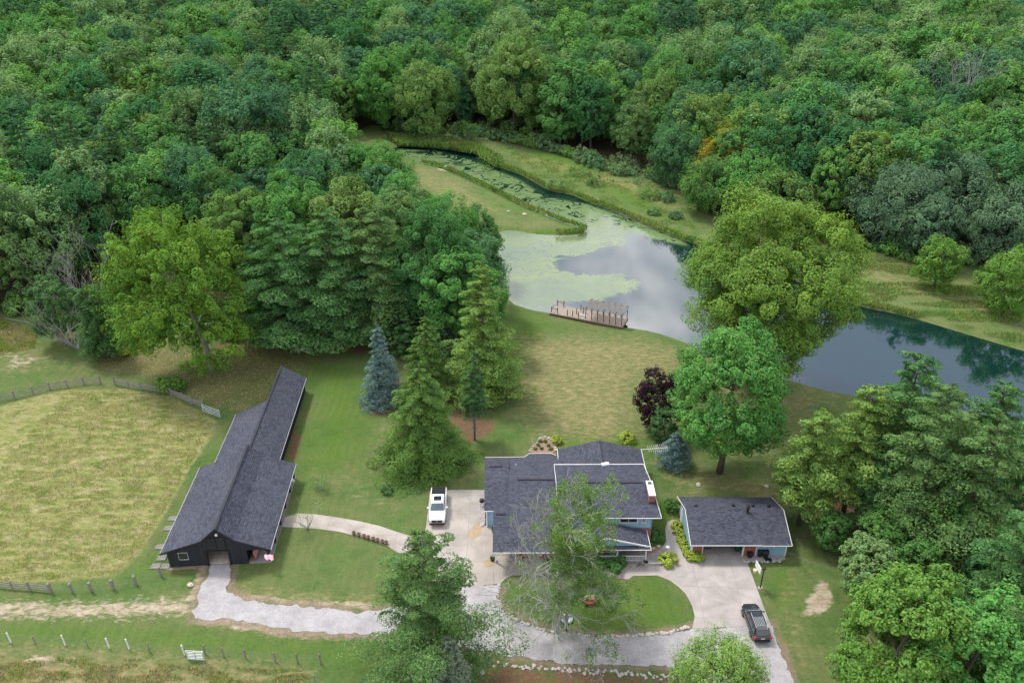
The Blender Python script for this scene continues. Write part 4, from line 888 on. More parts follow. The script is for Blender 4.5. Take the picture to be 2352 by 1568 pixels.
for (bu, bv, tv, w, lab) in [(2090, 420, 265, 100, 'dark layered pine right of the light yellow green tree'), (2160, 400, 258, 100, 'dark pine next to the bare grey tree'), (2010, 430, 300, 90, 'dark pine with a bare trunk in the right woods')]:
    T('c', 'pine_tree', lab, 'pine', bu, bv, tv, w, M['forest_pine'], z0=4, whorls=18, branches=7, plates=3, per=26, leaf=0.25, up=0.2, irregular=0.3, prof=0.6, top_r=1.0)

# shrubs: pond banks, wood edge, garden
def shrub(name, label, cat, u, v, wpx, hm, mat, group=None, leaf=0.16, lobes=12):
    b = at_px(u, v); z = b[1] * math.cos(TH) + H * math.sin(TH); R = wpx / 2 * z / F
    t = thing(name, label, cat, (b[0], b[1], 0), random.uniform(0, 6), group)
    p, n, s = broad_cloud(R, hm, 0.05, lobes, 9, 14, leaf, lobe_r=0.42)
    p[:, 2] = np.maximum(p[:, 2], 0.05)
    mb = MB()
    for k in range(6):
        a = k * 1.05; mb.tube([(0, 0, -0.05), (math.cos(a) * R * 0.3, math.sin(a) * R * 0.3, hm * 0.4), (math.cos(a) * R * 0.55, math.sin(a) * R * 0.55, hm * 0.75)], [0.05, 0.03, 0.015], 4, False)
    mb.build('stem', M['bark'], t); leaf_object('foliage', p, n, s, mat, t); return t
for i, (u, v, w, h, lab) in enumerate([(1145, 378, 90, 4.0, 'large rounded willow shrub on the far bank of the strait'), (1275, 432, 42, 2.0, 'green shrub on the bank below the meadow'), (1360, 425, 30, 4.5, 'slender pale green sapling in the meadow'), (1490, 455, 50, 2.6, 'pale shrub in the right half of the meadow'),
        (1330, 400, 62, 1.3, 'grey green low thicket in the middle of the meadow'), (1530, 460, 40, 1.8, 'greyish brush heap shrub in the meadow'), (1055, 330, 90, 3.0, 'long green shrub behind the pond tip'), (1110, 318, 80, 3.2, 'grey green shrub below the pale drooping tree'), (985, 318, 60, 2.8, 'shrub at the left tip of the pond'),
        (1215, 332, 70, 3.0, 'dark shrub between pond tip and tall woods'), (1425, 392, 80, 3.5, 'dark green shrub under the meadow woods'), (1500, 415, 90, 4.0, 'dark shrub mass at the meadow edge'), (1550, 500, 30, 1.6, 'small dark shrub near the strait mouth'), (1500, 492, 26, 1.3, 'tiny dark shrub on the far bank'), (380, 900, 34, 2.8, 'left one of two bright green bushes on the paddock fence'), (410, 895, 30, 2.4, 'right one of two bright green bushes on the paddock fence'),
        (290, 812, 34, 1.6, 'yellow green low bush below the wood edge'), (250, 800, 26, 1.4, 'small bush beside the dark columnar tree'), (570, 775, 40, 1.6, 'low green bush in front of the wood edge'), (2085, 595, 50, 2.2, 'low green shrub under the grey green trees'), (2010, 470, 55, 3.0, 'green shrub behind the huge pond tree'), (1470, 1150 + 40, 1, 0.1, '')]):
    if w < 5: continue
    shrub('shrub', lab, 'shrub', u, v, w, h, M['maple_bright'] if i in (14, 15) else M['shrub_m'] if i not in (0, 16) else M['lime_leaf' if i == 0 else 'shrub_y'])
shrub('shrub', 'yellow green bush behind the peaked rear roof', 'shrub', 1440, 1012, 34, 1.1, M['shrub_y'], leaf=0.1)
shrub('shrub', 'yellow green clump beside the rear mulch bed', 'shrub', *H1(905, 110), 22, 0.9, M['shrub_y'], leaf=0.1)
shrub('shrub', 'dark clipped shrub at the right corner of the porch', 'shrub', *H2(1055, 1235), 34, 1.4, M['shrub_dk'], leaf=0.09)
shrub('shrub', 'dark shrub at the rear left corner of the garage', 'shrub', *GG(310, 390), 30, 1.5, M['shrub_dk'], leaf=0.1)
shrub('ornamental_grass', 'yellow green spiky plant around the garden lamp', 'plant', *GG(260, 1190), 40, 0.8, M['shrub_y'], leaf=0.12)
shrub('yucca_plant', 'small blue green yucca alone on the lawn left of the truck', 'plant', 889, 1130, 28, 0.7, M['cedar'], leaf=0.14, lobes=7)
for k, (a_, b_) in enumerate([(400, 660), (430, 760), (480, 860), (520, 950), (560, 1040), (620, 1120), (710, 1135)]):
    shrub('border_plant', 'yellowing leafy plant in the border along the left garage wall', 'plant', *GG(a_, b_), 24 if k < 5 else 28, 0.65, M['shrub_y'], group='plants bordering the garage', leaf=0.09, lobes=9)
for k, (a_, b_, w_) in enumerate([(1240, 1190, 34), (1330, 1180, 36), (1430, 1170, 40), (1540, 1165, 44), (1640, 1160, 40), (1730, 1165, 36), (1560, 1215, 34), (1690, 1215, 32)]):
    shrub('garden_shrub', 'green shrub in the rocky bed below the porch railing', 'shrub', *R2(a_, b_), w_ * 0.8, 1.1, M['shrub_dk'], group='shrubs in the front garden bed', leaf=0.1, lobes=10)
for k, (a_, b_) in enumerate([(708, 100), (768, 102), (685, 145), (808, 147), (725, 182), (650, 187), (830, 188)]):
    t = shrub('bed_plant', 'small dark plant in the rear mulch bed', 'plant', *H1(a_, b_), 8, 0.3, M['shrub_dk'], group='plants in the rear mulch bed', leaf=0.07, lobes=5)
# undergrowth shrubs along the wood edge
edge_line = WP([(0, 722), (60, 718), (150, 700), (260, 722), (400, 742), (520, 772), (700, 785), (900, 768), (1000, 750)]), WP([(880, 296), (960, 306), (1040, 306), (1160, 322), (1300, 358), (1390, 392), (1500, 412), (1590, 446), (1640, 488)]), WP([(1900, 558), (1985, 570), (2130, 598), (2420, 634)])
und = []
for li, ln in enumerate(edge_line):
    for a, b in zip(ln, ln[1:]):
        a = Vector((*a, 0)); b = Vector((*b, 0)); n = max(1, int((b - a).length / 3.4))
        for k in range(n):
            p = a.lerp(b, (k + random.uniform(0.2, 0.8)) / n)
            if len(und) < 4:
                t = shrub('undergrowth_shrub', 'x', 'shrub', 1200, 700, 60, 3.0, M['shrub_m'], leaf=0.22, lobes=16); und.append(t)
            else: t = copy_tree(random.choice(und))
            sc = random.uniform(0.55, 1.25); t.location = (p.x + random.uniform(-1, 1), p.y + random.uniform(0, 1.5), 0); t.rotation_euler = (0, 0, random.uniform(0, 6.28)); t.scale = (sc * 1.1, sc, sc * random.uniform(0.8, 1.3))
            z_ = ['left of the barn and pines', 'at the top of the far meadow', 'above the right far field'][li]
            tag(t, '%s leafy shrub filling the foot of the woods %s' % ('low' if sc < 0.8 else ('high' if sc > 1.1 else 'rounded'), z_), 'shrub', 'undergrowth shrubs ' + z_)
# bare leafy shrub by the walkway
def bare_shrub(name, label, u, v, hm, R, n, mat, group=None):
    b = at_px(u, v); t = thing(name, label, 'shrub', (b[0], b[1], 0)); mb = MB(); tips = []
    for k in range(n):
        a = random.uniform(0, 6.28); branchy(mb, (0, 0, 0), (math.cos(a) * 0.7, math.sin(a) * 0.7, 0.9), hm * random.uniform(0.7, 1.0), 0.045, 2, 0.5, 0.05, 4, (2, 3), 0.01, 0, tips)
    mb.build('branches', M['twig'], t)
    if mat:
        tp = np.array([list(q) for q, _ in tips]); k = 5; p = np.repeat(tp, k, 0) + RNG.normal(size=(len(tp) * k, 3)) * 0.16
        leaf_object('foliage', p, RNG.normal(size=p.shape) + np.array([0, 0, 0.6]), RNG.uniform(0.05, 0.09, len(p)), mat, t)
bare_shrub('thin_shrub', 'sparse brownish shrub at the barn end of the walkway', 706, 1215, 2.6, 2, 9, M['pine_y'])
bare_shrub('thin_shrub', 'sparse low shrub on the lawn above the walkway', 738, 1125, 1.3, 1.6, 7, M['pine_y'])

# half dead silver maple in the island lawn
def half_dead():
    b = at_px(1280, 1448); t = thing('half_dead_tree', 'large half bare tree in front of the house with leaves only on its upper right', 'tree', (b[0], b[1], 0))
    mb = MB(); random.seed(21); tips = []
    Hh = hgt(1120, b[1])
    tr = [Vector((0, 0, -0.1)), Vector((0.05, 0.1, 2.0)), Vector((0.0, 0.3, 4.5)), Vector((0.15, 0.5, 7.5)), Vector((0.1, 0.4, 10.5)), Vector((0.0, 0.6, Hh * 0.85))]
    mb.tube(tr, [0.42, 0.34, 0.28, 0.22, 0.14, 0.05], 9)
    mb.tube([(0.9, 0.1, -0.1), (0.95, 0.2, 3.0), (0.7, 0.4, 6)], [0.2, 0.16, 0.08], 7)
    for k in range(40):
        tt = 0.2 + 0.77 * k / 40; i = min(4, int(tt * 5)); p = tr[i].lerp(tr[i + 1], tt * 5 - i); a = k * 2.4 + random.uniform(-0.4, 0.4)
        L = 4.5 * (1.12 - 0.4 * tt) * random.uniform(0.75, 1.1)
        branchy(mb, p, (math.cos(a), math.sin(a), 0.35 + 0.3 * tt), L, 0.11 * (1.2 - tt * 0.7), 3, 0.5, 0.02, 5, (3, 4), 0.022, 0.07 if tt < 0.5 else 0.0, tips)
    mb.build('trunk', M['twig'], t)
    nv = lambda q: mnoise.noise(Vector(q) * 0.45)
    G = [q for q, d in tips if ((q.z > 6.0 and q.x > -0.9) or (q.z > 3.0 and q.x > 2.2)) and nv(q) > -0.3]
    G2 = [q for q, d in tips if random.random() < 0.02]
    tp = np.array([list(q) for q in G + G2]); print('half dead tips', len(tips), len(tp))
    k = 34; p = np.repeat(tp, k, 0) + rdir(len(tp) * k) * RNG.uniform(0.1, 0.5, (len(tp) * k, 1))
    leaf_object('crown', p, RNG.normal(size=p.shape) * 0.6 + np.array([0, 0, 0.7]), RNG.uniform(0.06, 0.11, len(p)), M['half_leaf'], t)
M['half_leaf'] = leaf_mat('sparse_green_leaves', [(0.115, 0.185, 0.05)], 0.4)
half_dead()
def dead_tree(name, label, u, v, hm, mat, n=10, lean=(0, 0, 1), seed=3, spread=0.55, r=0.2, z0=0.0):
    b = at_px(u, v); t = thing(name, label, 'dead tree', (b[0], b[1], 0)); mb = MB(); random.seed(seed)
    for k in range(n):
        a = random.uniform(0, 6.28); branchy(mb, (0, 0, z0), Vector(lean) + Vector((math.cos(a), math.sin(a), 0)) * spread, hm * random.uniform(0.75, 1), r, 3, 0.45, 0.06, 5, (2, 4), 0.02)
    if z0 > 0: mb.tube([(0, 0, -0.1), (0, 0, z0)], [r * 1.5, r * 1.2], 7)
    mb.build('branches', mat, t)
dead_tree('dead_tree', 'dead grey tree sprawling between two green trees at the far left', 180, 802, 6.8, M['dead_wood'], 9, (-0.2, 0.1, 0.7), 4, 0.7, 0.12)
dead_tree('dead_tree', 'bare grey tree rising out of the woods at the upper right', 2160, 345, 13, M['dead_wood'], 9, (0, 0, 1), 9, 0.5, 0.2, z0=9.0)
dead_tree('dead_tree', 'bare pale trunks in front of the light yellow green tree', 1915, 452, 8, M['dead_wood'], 5, (0, 0, 1.2), 12, 0.3, 0.14)
dead_tree('dead_tree', 'leafless brown tree at the wood edge left of the cottonwood', 235, 712, 9, M['dead_wood'], 6, (-0.4, 0, 0.8), 14, 0.5, 0.1)
# ------------------------------------------------------------------ buildings
random.seed(99)
def roof_part(name, pts, mat, parent, th=0.14):
    return MB().slab(pts, th).build(name, mat, parent)
def gable_wall(mb, x, y0, y1, zb, prof, th=0.12):
    """wall in the plane x=const with top profile [(y,z)...]"""
    ring = [(y0, zb)] + prof + [(y1, zb)]
    n = len(ring); vs = [(x - th / 2, y, z) for y, z in ring] + [(x + th / 2, y, z) for y, z in ring]
    mb.add(vs, [tuple(range(n)), tuple(reversed(range(n, 2 * n)))] + [(i, i + n, (i + 1) % n + n, (i + 1) % n) for i in range(n)])

M['trim'] = simple('dull_white_trim', (0.45, 0.45, 0.46), (0.36, 0.36, 0.37), 3, 0.6)
def barn():
    t = thing('black_barn', 'long black board barn with stepped grey shingle roofs beside the paddock', 'barn', (-38.4, 66.0, 0), rad(3.1))
    e, k, r = 2.25, 3.85, 5.5; ru = 5.95
    ov = -0.35
    # front roof: four planes, ridge u=ru, kinks at +-1.75
    rz = r + 0.02
    def plane(name, a, b, w0, w1): # a=(u,z) upper, b=(u,z) lower
        roof_part(name, [(a[0], w0, a[1]), (a[0], w1, a[1]), (b[0], w1, b[1]), (b[0], w0, b[1])], M['shingle_ns'], t)
    W1 = 15.1
    mbr = MB()
    for sgn, eu in ((-1, -0.55), (1, 11.5)):
        a = (ru, rz); b = (ru + sgn * 1.8, k + 0.02); c = (eu, e)
        vs = []
        for w in (ov, W1): vs += [(a[0], w, a[1]), (b[0], w, b[1]), (c[0], w, c[1]), (c[0], w, c[1] - 0.14), (b[0], w, b[1] - 0.16), (a[0], w, a[1] - 0.2)]
        mb = MB().loft([vs[:6], vs[6:]]); mb.build('roof', M['shingle_ns'], t)
    # rear roofs
    W2, W3 = 27.0, 36.2; zr = 4.45
    MB().loft([[(ru - 0.1, w, zr), (1.1, w, e + 0.05), (1.1, w, e - 0.09), (ru - 0.1, w, zr - 0.16)] for w in (W1 + 0.01, W2)]).build('roof', M['shingle_ns'], t)
    MB().loft([[(ru - 0.1, w, zr + 0.04), (9.25, w, e + 0.05), (9.25, w, e - 0.09), (ru - 0.1, w, zr - 0.16)] for w in (W1 + 0.01, W3)]).build('roof', M['shingle_ns'], t)
    mb = MB().box((ru, (ov + W1) / 2, rz + 0.04), (0.3, W1 - ov, 0.08)); mb.box((ru - 0.1, (W1 + W3) / 2, zr + 0.08), (0.26, W3 - W1 - 0.1, 0.08)); mb.build('ridge_cap', M['ridge'], t)
    # white eave trim
    mb = MB(); mb.box((-0.6, (ov + W1) / 2, e - 0.05), (0.05, W1 - ov, 0.1)); mb.box((11.55, (ov + W1) / 2, e - 0.05), (0.05, W1 - ov, 0.1)); mb.box((1.05, (W1 + W2) / 2, e), (0.05, W2 - W1 - 0.1, 0.1)); mb.box((9.3, (W1 + W3) / 2, e), (0.05, W3 - W1 - 0.1, 0.1))
    mb.build('eave_trim', M['trim'], t)
    # front wall with door hole (u 4.35..6.65, h 2.05) and porch hole right of 8.75
    def top(u):
        pr = [(-0.55, e), (ru - 1.8, k), (ru, r), (ru + 1.8, k), (11.5, e)]
        for (a, za), (b, zb) in zip(pr, pr[1:]):
            if a <= u <= b: return za + (zb - za) * (u - a) / (b - a) - 0.2
    mb = MB()
    def panel(u0, u1, z0):
        us = [u0] + [x for x in (ru - 1.8, ru, ru + 1.8) if u0 < x < u1] + [u1]
        ring = [(u0, z0)] + [(u, top(u)) for u in us] + [(u1, z0)]
        n = len(ring); mb.add([(u, 0.0, z) for u, z in ring] + [(u, 0.14, z) for u, z in ring], [tuple(range(n)), tuple(reversed(range(n, 2 * n)))] + [(i, i + n, (i + 1) % n + n, (i + 1) % n) for i in range(n)])
    panel(0, 4.35, 0); panel(4.352, 6.648, 2.05); panel(6.65, 8.75, 0); panel(8.752, 11.0, 2.06)
    mb.box((0.07, W1 / 2 + 0.1, 1.05), (0.14, W1 - 0.1, 2.1)); mb.box((8.68, 9.0, 1.2), (0.14, 12.0, 2.4))
    mb.box((1.65, (W1 + W2) / 2, 1.1), (0.14, W2 - W1, 2.2)); mb.box((8.8, (W1 + W3) / 2, 1.1), (0.14, W3 - W1 - 0.1, 2.2))
    mb.box((3.8, W2 - 0.07, 1.0), (4.2, 0.14, 2.0)); mb.box((ru - 0.05, (W2 + W3) / 2, 2.0), (0.14, W3 - W2, 4.2)); mb.box((7.3, W3 - 0.1, 1.0), (2.8, 0.14, 2.0))
    for w in (W1 + 0.1, W3 - 0.12):
        mb.add([(ru - 0.1, w, zr - 0.2), (8.8, w, e - 0.1), (8.8, w, 1.9), (ru - 0.1, w, 1.9), (ru - 0.1, w + 0.1, zr - 0.2), (8.8, w + 0.1, e - 0.1), (8.8, w + 0.1, 1.9), (ru - 0.1, w + 0.1, 1.9)], [(0, 1, 2, 3), (7, 6, 5, 4), (0, 4, 5, 1), (1, 5, 6, 2), (2, 6, 7, 3), (3, 7, 4, 0)])
    panel_back = [(-0.3, 2.0), (ru - 1.8, k - 0.2), (ru, r - 0.25), (ru + 1.8, k - 0.2), (11.3, 2.05)]
    n = 5; mb.add([(u, W1 - 0.16, z) for u, z in panel_back] + [(u, W1 - 0.04, z) for u, z in panel_back], [tuple(range(n)), tuple(reversed(range(n, 2 * n)))] + [(i, i + n, (i + 1) % n + n, (i + 1) % n) for i in range(n)])
    mb.build('wall', M['black_board'], t)
    mb = MB()   # interior floor and inner walls
    mb.box((5.5, 4.5, 0.04), (6.0, 8.6, 0.06)); mb.build('floor', M['wood_floor'], t)
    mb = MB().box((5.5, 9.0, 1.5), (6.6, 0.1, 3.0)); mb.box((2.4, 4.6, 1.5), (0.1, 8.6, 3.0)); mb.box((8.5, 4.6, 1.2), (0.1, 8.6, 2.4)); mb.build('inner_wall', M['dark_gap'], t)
    mb = MB(); mb.box((10.0, 7.6, 0.08), (2.5, 15.2, 0.14)); mb.build('porch_deck', M['deck_grey'], t)
    for w in (0.25, 3.2, 6.2, 9.2, 12.2, 14.9): MB().box((11.05, w, 1.12), (0.2, 0.2, 2.1)).beam((11.05, w, 1.4), (10.3, w, 2.25), 0.1).build('post', M['black'], t)
    f = MB().box((0, 0, 0), (1.0, 0.05, 0.95)).build('window', M['glass'], t); f.location = (1.75, -0.03, 1.55)
    mb = MB(); mb.box((0, -0.02, -0.5), (1.04, 0.05, 0.035)); mb.box((0, -0.02, 0.5), (1.04, 0.05, 0.02)); mb.box((-0.51, -0.02, 0), (0.022, 0.05, 0.96)); mb.box((0.51, -0.02, 0), (0.022, 0.05, 0.96)); mb.build('frame', M['white'], f)
    mb = MB()
    for u in (4.25, 6.75): mb.box((u, -0.05, 1.05), (0.16, 0.1, 2.1))
    mb.box((5.5, -0.06, 2.12), (2.8, 0.12, 0.14)); mb.build('door_frame', M['black'], t)
    mb = MB(); mb.box((5.15, -0.04, 3.2), (0.9, 0.06, 1.7)); mb.box((6.15, -0.05, 3.2), (0.9, 0.06, 1.7)); mb.build('loft_door', M['black'], t)
    MB().lathe([(0.05, 0), (0.14, 0.05), (0.17, 0.18), (0.1, 0.3), (0.03, 0.34)], (5.95, -0.2, 4.45)).build('barn_lamp', M['white'], t, smooth=True)
    # black rake trim
    mb = MB(); pr = [(-0.6, e + 0.02), (ru - 1.8, k + 0.04), (ru, r + 0.06), (ru + 1.8, k + 0.04), (11.55, e + 0.02)]
    for (a, za), (b, zb) in zip(pr, pr[1:]): mb.beam((a, ov - 0.03, za - 0.06), (b, ov - 0.03, zb - 0.06), 0.06, 0.2)
    mb.build('rake_trim', M['black'], t)
    return t
barn()

def window(parent, loc, w, h, axis='y', shutter=False):
    f = MB().box((0, 0, 0), (w, 0.06, h)).build('window', M['glass'], parent); f.location = loc
    if axis == 'x': f.rotation_euler = (0, 0, rad(90))
    mb = MB(); 
    for s in (-1, 1): mb.box((s * w / 2, -0.02, 0), (0.08, 0.1, h + 0.16)); mb.box((0, -0.02, s * h / 2), (w - 0.08, 0.1, 0.08))
    mb.box((0, -0.03, 0), (0.05, 0.06, h - 0.08)); mb.build('frame', M['white'], f); return f

def house():
    t = thing('blue_house', 'sprawling two level blue house with grey shingle roofs and a white railed porch', 'house', (6.5, 74, 0))
    o = Vector((6.5, 74, 0))
    def w(pts): return [(p[0] - 6.5, p[1] - 74, p[2]) for p in pts]
    yr = P(*H1(680, 540), 4.9)[1]; eL = 2.65; yb = 82.55; yf = 65.5
    ya = P(*H1(200, 388), 4.1)[1]; yc = P(*H1(240, 940), 3.9)[1]
    S = M['shingle']
    # main left gable
    roof_part('roof', w([(-0.4, yr, 4.9), (6.35, yr, 4.9), (6.35, 83.0, eL), (5.65, 83.0, eL), (5.1, 83.55, eL - 0.13), (2.25, 83.5, eL - 0.12), (1.62, yb + .1, eL), (-0.4, yb, eL)]), S, t)
    roof_part('roof', w([(-0.4, yr, 4.9), (-0.4, yf, eL), (6.35, yf, eL), (6.35, yr, 4.9)]), S, t)
    roof_part('roof', w([(-3.4, ya, 4.1), (-0.41, ya, 4.1), (-0.41, yb, eL), (-3.45, yb, eL)]), S, t)
    roof_part('roof', w([(-3.4, ya, 4.1), (-3.25, 72.1, 2.85), (-0.41, 72.1, 2.85), (-0.41, ya, 4.1)]), S, t)
    roof_part('roof', w([(-2.15, yc, 3.85), (-0.41, yc, 3.85), (-0.41, 72.6, 3.0), (-2.15, 72.6, 3.0)]), S, t)
    roof_part('roof', w([(-2.15, yc, 3.85), (-2.15, yf, eL), (-0.41, yf, eL), (-0.41, yc, 3.85)]), S, t)
    # right block
    yR = 74.0; eR = 4.4; rR = 5.5
    roof_part('roof', w([(5.25, yR, rR), (16.25, yR, rR), (16.2, 78.8, eR), (5.2, 78.7, eR)]), S, t)
    roof_part('roof', w([(5.25, yR, rR), (5.25, 69.15, eR), (16.85, 69.15, eR), (16.35, yR, rR)]), S, t)
    # rear wing gable running north
    for a, b in (((5.95, 2.95), 1), ((16.75, 2.95), -1)):
        roof_part('roof', w([(11.35, 78.5, 4.35), (11.35, 84.0, 4.35), (a[0], 83.9, a[1]), (a[0], 78.5, a[1])]), M['shingle_ns'], t)
    # porch roof
    roof_part('roof', w([(10.6, 69.2, 3.75), (10.6, 66.5, 3.75), (15.4, 66.5, 2.5), (15.35, 69.2, 2.5)]), M['shingle_ns'], t)
    roof_part('roof', w([(10.6, 69.2, 3.75), (10.6, 66.5, 3.75), (6.3, 66.5, 2.6), (6.3, 69.2, 2.6)]), M['shingle_ns'], t)
    roof_part('roof', w([(6.3, 66.9, 2.75), (15.2, 66.9, 2.75), (15.4, 66.15, 2.42), (6.3, 66.15, 2.42)]), S, t)
    # ridge vents
    mb = MB()
    def rv(x0, x1, y, z): mb.box(((x0 + x1) / 2 - 6.5, y - 74, z + 0.03), (x1 - x0, 0.28, 0.09))
    rv(0.6, 5.0, yr, 4.9); rv(-2.8, -1.2, ya, 4.1); rv(-1.9, -0.7, yc, 3.85); rv(6.5, 15.4, yR, rR); mb.build('ridge_vent', M['ridge'], t)
    mb = MB().box((11.35 - 6.5, 81.4 - 74, 4.38), (0.25, 4.6, 0.05)); mb.build('ridge_cap', M['ridge'], t)
    # white fascia and gutters
    mb = MB()
    def g(a, b, s=0.055, h=0.085): mb.beam(tuple(Vector(a) - o), tuple(Vector(b) - o), s, h)
    g((-2.2, yf - 0.05, eL - 0.05), (6.3, yf - 0.05, eL - 0.05)); g((-3.5, yb + 0.05, eL - 0.03), (1.6, yb + 0.15, eL - 0.03)); g((1.6, yb + 0.15, eL - 0.03), (2.25, 83.56, eL - 0.14)); g((2.25, 83.56, eL - 0.14), (5.1, 83.62, eL - 0.14)); g((5.1, 83.62, eL - 0.14), (5.7, 83.05, eL - 0.03))
    g((-3.3, 72.05, 2.8), (-2.1, 72.05, 2.8)); g((5.2, 69.1, eR - 0.06), (16.9, 69.1, eR - 0.06)); g((5.2, 78.8, eR + 0.02), (16.25, 78.87, eR + 0.02), 0.09, 0.1)
    g((16.3, 78.9, eR), (16.4, yR, rR)); g((16.4, yR, rR), (16.92, 69.1, eR)); g((5.2, 78.7, eR), (5.2, yR, rR), 0.05, 0.1); g((5.2, yR, rR), (5.2, 69.2, eR), 0.05, 0.1)
    g((16.82, 79.0, 2.92), (16.82, 83.95, 2.92)); g((5.9, 78.9, 2.95), (5.9, 83.95, 2.95)); mb.build('fascia', M['white'], t); mb = MB()
    g((6.3, 66.1, 2.4), (15.45, 66.1, 2.4)); g((10.6, 66.46, 3.72), (15.42, 66.46, 2.5), 0.08, 0.18); g((10.6, 66.46, 3.72), (6.3, 66.46, 2.58), 0.08, 0.18); g((15.45, 66.15, 2.46), (15.4, 69.2, 2.46))
    mb.build('fascia', M['white'], t)
    # walls
    mb = MB()
    def bx(x0, x1, y0, y1, z0, z1, m=mb): m.box(((x0 + x1) / 2 - 6.5, (y0 + y1) / 2 - 74, (z0 + z1) / 2), (x1 - x0, y1 - y0, z1 - z0))
    bx(5.6, 15.95, 69.6, 69.75, 2.45, 4.32); bx(15.85, 16.0, 69.76, 78.3, 2.4, 4.3); bx(5.6, 5.75, 69.76, 78.2, 2.4, 4.3)
    bx(-3.0, -2.85, 72.6, 82.1, 0, 2.6); bx(-3.0, 16.3, 82.1, 82.25, 0, 2.4); bx(-2.84, -1.8, 72.6, 72.75, 0, 2.6); bx(16.2, 16.35, 79, 82.09, 0, 2.8)
    ring = [(5.8, 2.5), (10.6, 3.6), (15.2, 2.5)]; mb.add([(a - 6.5, 66.6 - 74, z) for a, z in ring] + [(a - 6.5, 66.68 - 74, z) for a, z in ring], [(0, 1, 2), (5, 4, 3), (0, 3, 4, 1), (1, 4, 5, 2), (2, 5, 3, 0)])
    for x, y0, y1, prof in ((-0.33, 65.9, 82.2, [(65.9, 2.5), (yr, 4.7), (82.2, 2.6)]), (5.3, 69.4, 78.5, [(69.4, 4.25), (yR, 5.3), (78.5, 4.25)]), (15.95, 69.6, 78.3, [(69.6, 4.3), (yR, 5.3), (78.3, 4.3)]), (-3.0, 72.6, 82.1, [(72.6, 2.75), (ya, 3.9), (82.1, 2.6)])):
        gable_wall(mb, x - 6.5, y0 - 74, y1 - 74, 2.39, [(a - 74, z) for a, z in prof], 0.1)
    mb.build('wall', M['blue_siding'], t)
    mb = MB()
    bx(0.4, 15.9, 69.3, 69.58, 0, 2.44, mb); bx(15.86, 16.02, 69.6, 78.3, 0, 2.38, mb); bx(0.4, 0.6, 67.3, 69.29, 0, 2.5, mb); bx(0.61, 5.8, 67.3, 67.5, 0, 2.5, mb); bx(-1.9, 0.3, 69.3, 69.5, 0, 2.5, mb)
    mb.build('brick_wall', M['brick'], t)
    mb = MB(); bx(-1.95, -1.8, 69.5, 72.6, 0, 2.5, mb); mb.build('garage_door', M['white'], t)
    window(t, (2.35 - 6.5, 67.27 - 74, 1.35), 2.0, 1.4)
    # posts
    for (u, v) in ((185, 1490), (420, 1490)):
        p = P(*H1(u, v)); MB().box((p[0] - 6.5, p[1] - 74 - 0.3, 1.25), (0.16, 0.16, 2.5)).build('post', M['white'], t)
    MB().box((-3.0 - 6.5, 72.5 - 74, 1.3), (0.16, 0.12, 2.6)).build('post', M['white'], t)
    for x, y in ((15.0, 66.5), (14.3, 68.7), (11.8, 66.5), (8.4, 66.5)): MB().box((x - 6.5, y - 74, 1.35), (0.13, 0.13, 2.1)).build('post', M['white'], t)
    mb = MB(); bx(6.2, 15.2, 66.35, 69.28, 0.05, 0.3, mb); mb.build('porch_floor', M['deck_grey'], t)
    rl = MB(); bx(6.4, 14.95, 66.47, 66.53, 1.12, 1.2, rl); bx(6.4, 14.95, 66.48, 66.52, 0.42, 0.47, rl)
    x = 6.5
    while x < 14.9: rl.box((x - 6.5, 66.5 - 74, 0.8), (0.05, 0.04, 0.66)); x += 0.16
    bx(11.7, 11.9, 66.4, 66.6, 0.3, 1.3, rl); rl.build('railing', M['white'], t)
    window(t, (13.3 - 6.5, 69.56 - 74, 3.75), 2.0, 0.8); window(t, (9.2 - 6.5, 69.56 - 74, 3.75), 1.6, 0.8); window(t, (14.7 - 6.5 + 0.35, 69.55 - 74, 3.75), 0.42, 0.75)
    window(t, (12.9 - 6.5, 69.26 - 74, 1.35), 1.6, 1.2)
    # chimney
    c = MB(); bx(15.75, 16.4, 71.2, 73.7, 0.0, 5.85, c); ch = c.build('chimney', M['brick'], t)
    c = MB(); bx(15.68, 16.47, 71.12, 73.78, 5.85, 5.98, c); c.build('chimney_cap', M['white'], ch)
    c = MB(); bx(15.85, 16.3, 73.05, 73.55, 5.98, 6.0, c); c.build('flue', M['glass'], ch); c = MB(); bx(15.8, 16.35, 72.1, 72.25, 5.98, 6.1, c); c.build('flue_bar', M['white'], ch)
    c = MB(); bx(15.7, 16.5, 71.0, 71.12, 4.5, 4.95, c); c.build('flashing', M['ridge'], ch)
    # roof fittings
    p = P3(*H2(455, 360), 4.55) - o; MB().box(tuple(p), (0.95, 0.5, 0.25), rad(14)).build('roof_vent', M['white'], t, 0.03)
    p = P3(*H2(200, 455), 4.95) - o; MB().box((p.x, p.y, p.z), (0.12, 0.7, 0.12), 0, rad(12)).build('vent_pipe', M['black'], t)
    p = P3(*H1(422, 375), 3.9) - o; MB().tube([(p.x, p.y, p.z - 0.3), (p.x, p.y, p.z + 0.2)], 0.06, 8).build('vent_pipe', M['galv'], t)
    mb = MB(); bx(15.5, 17.5, 66.2, 66.28, 0.3, 0.38, mb); mb.build('handrail', M['white'], t)
house()

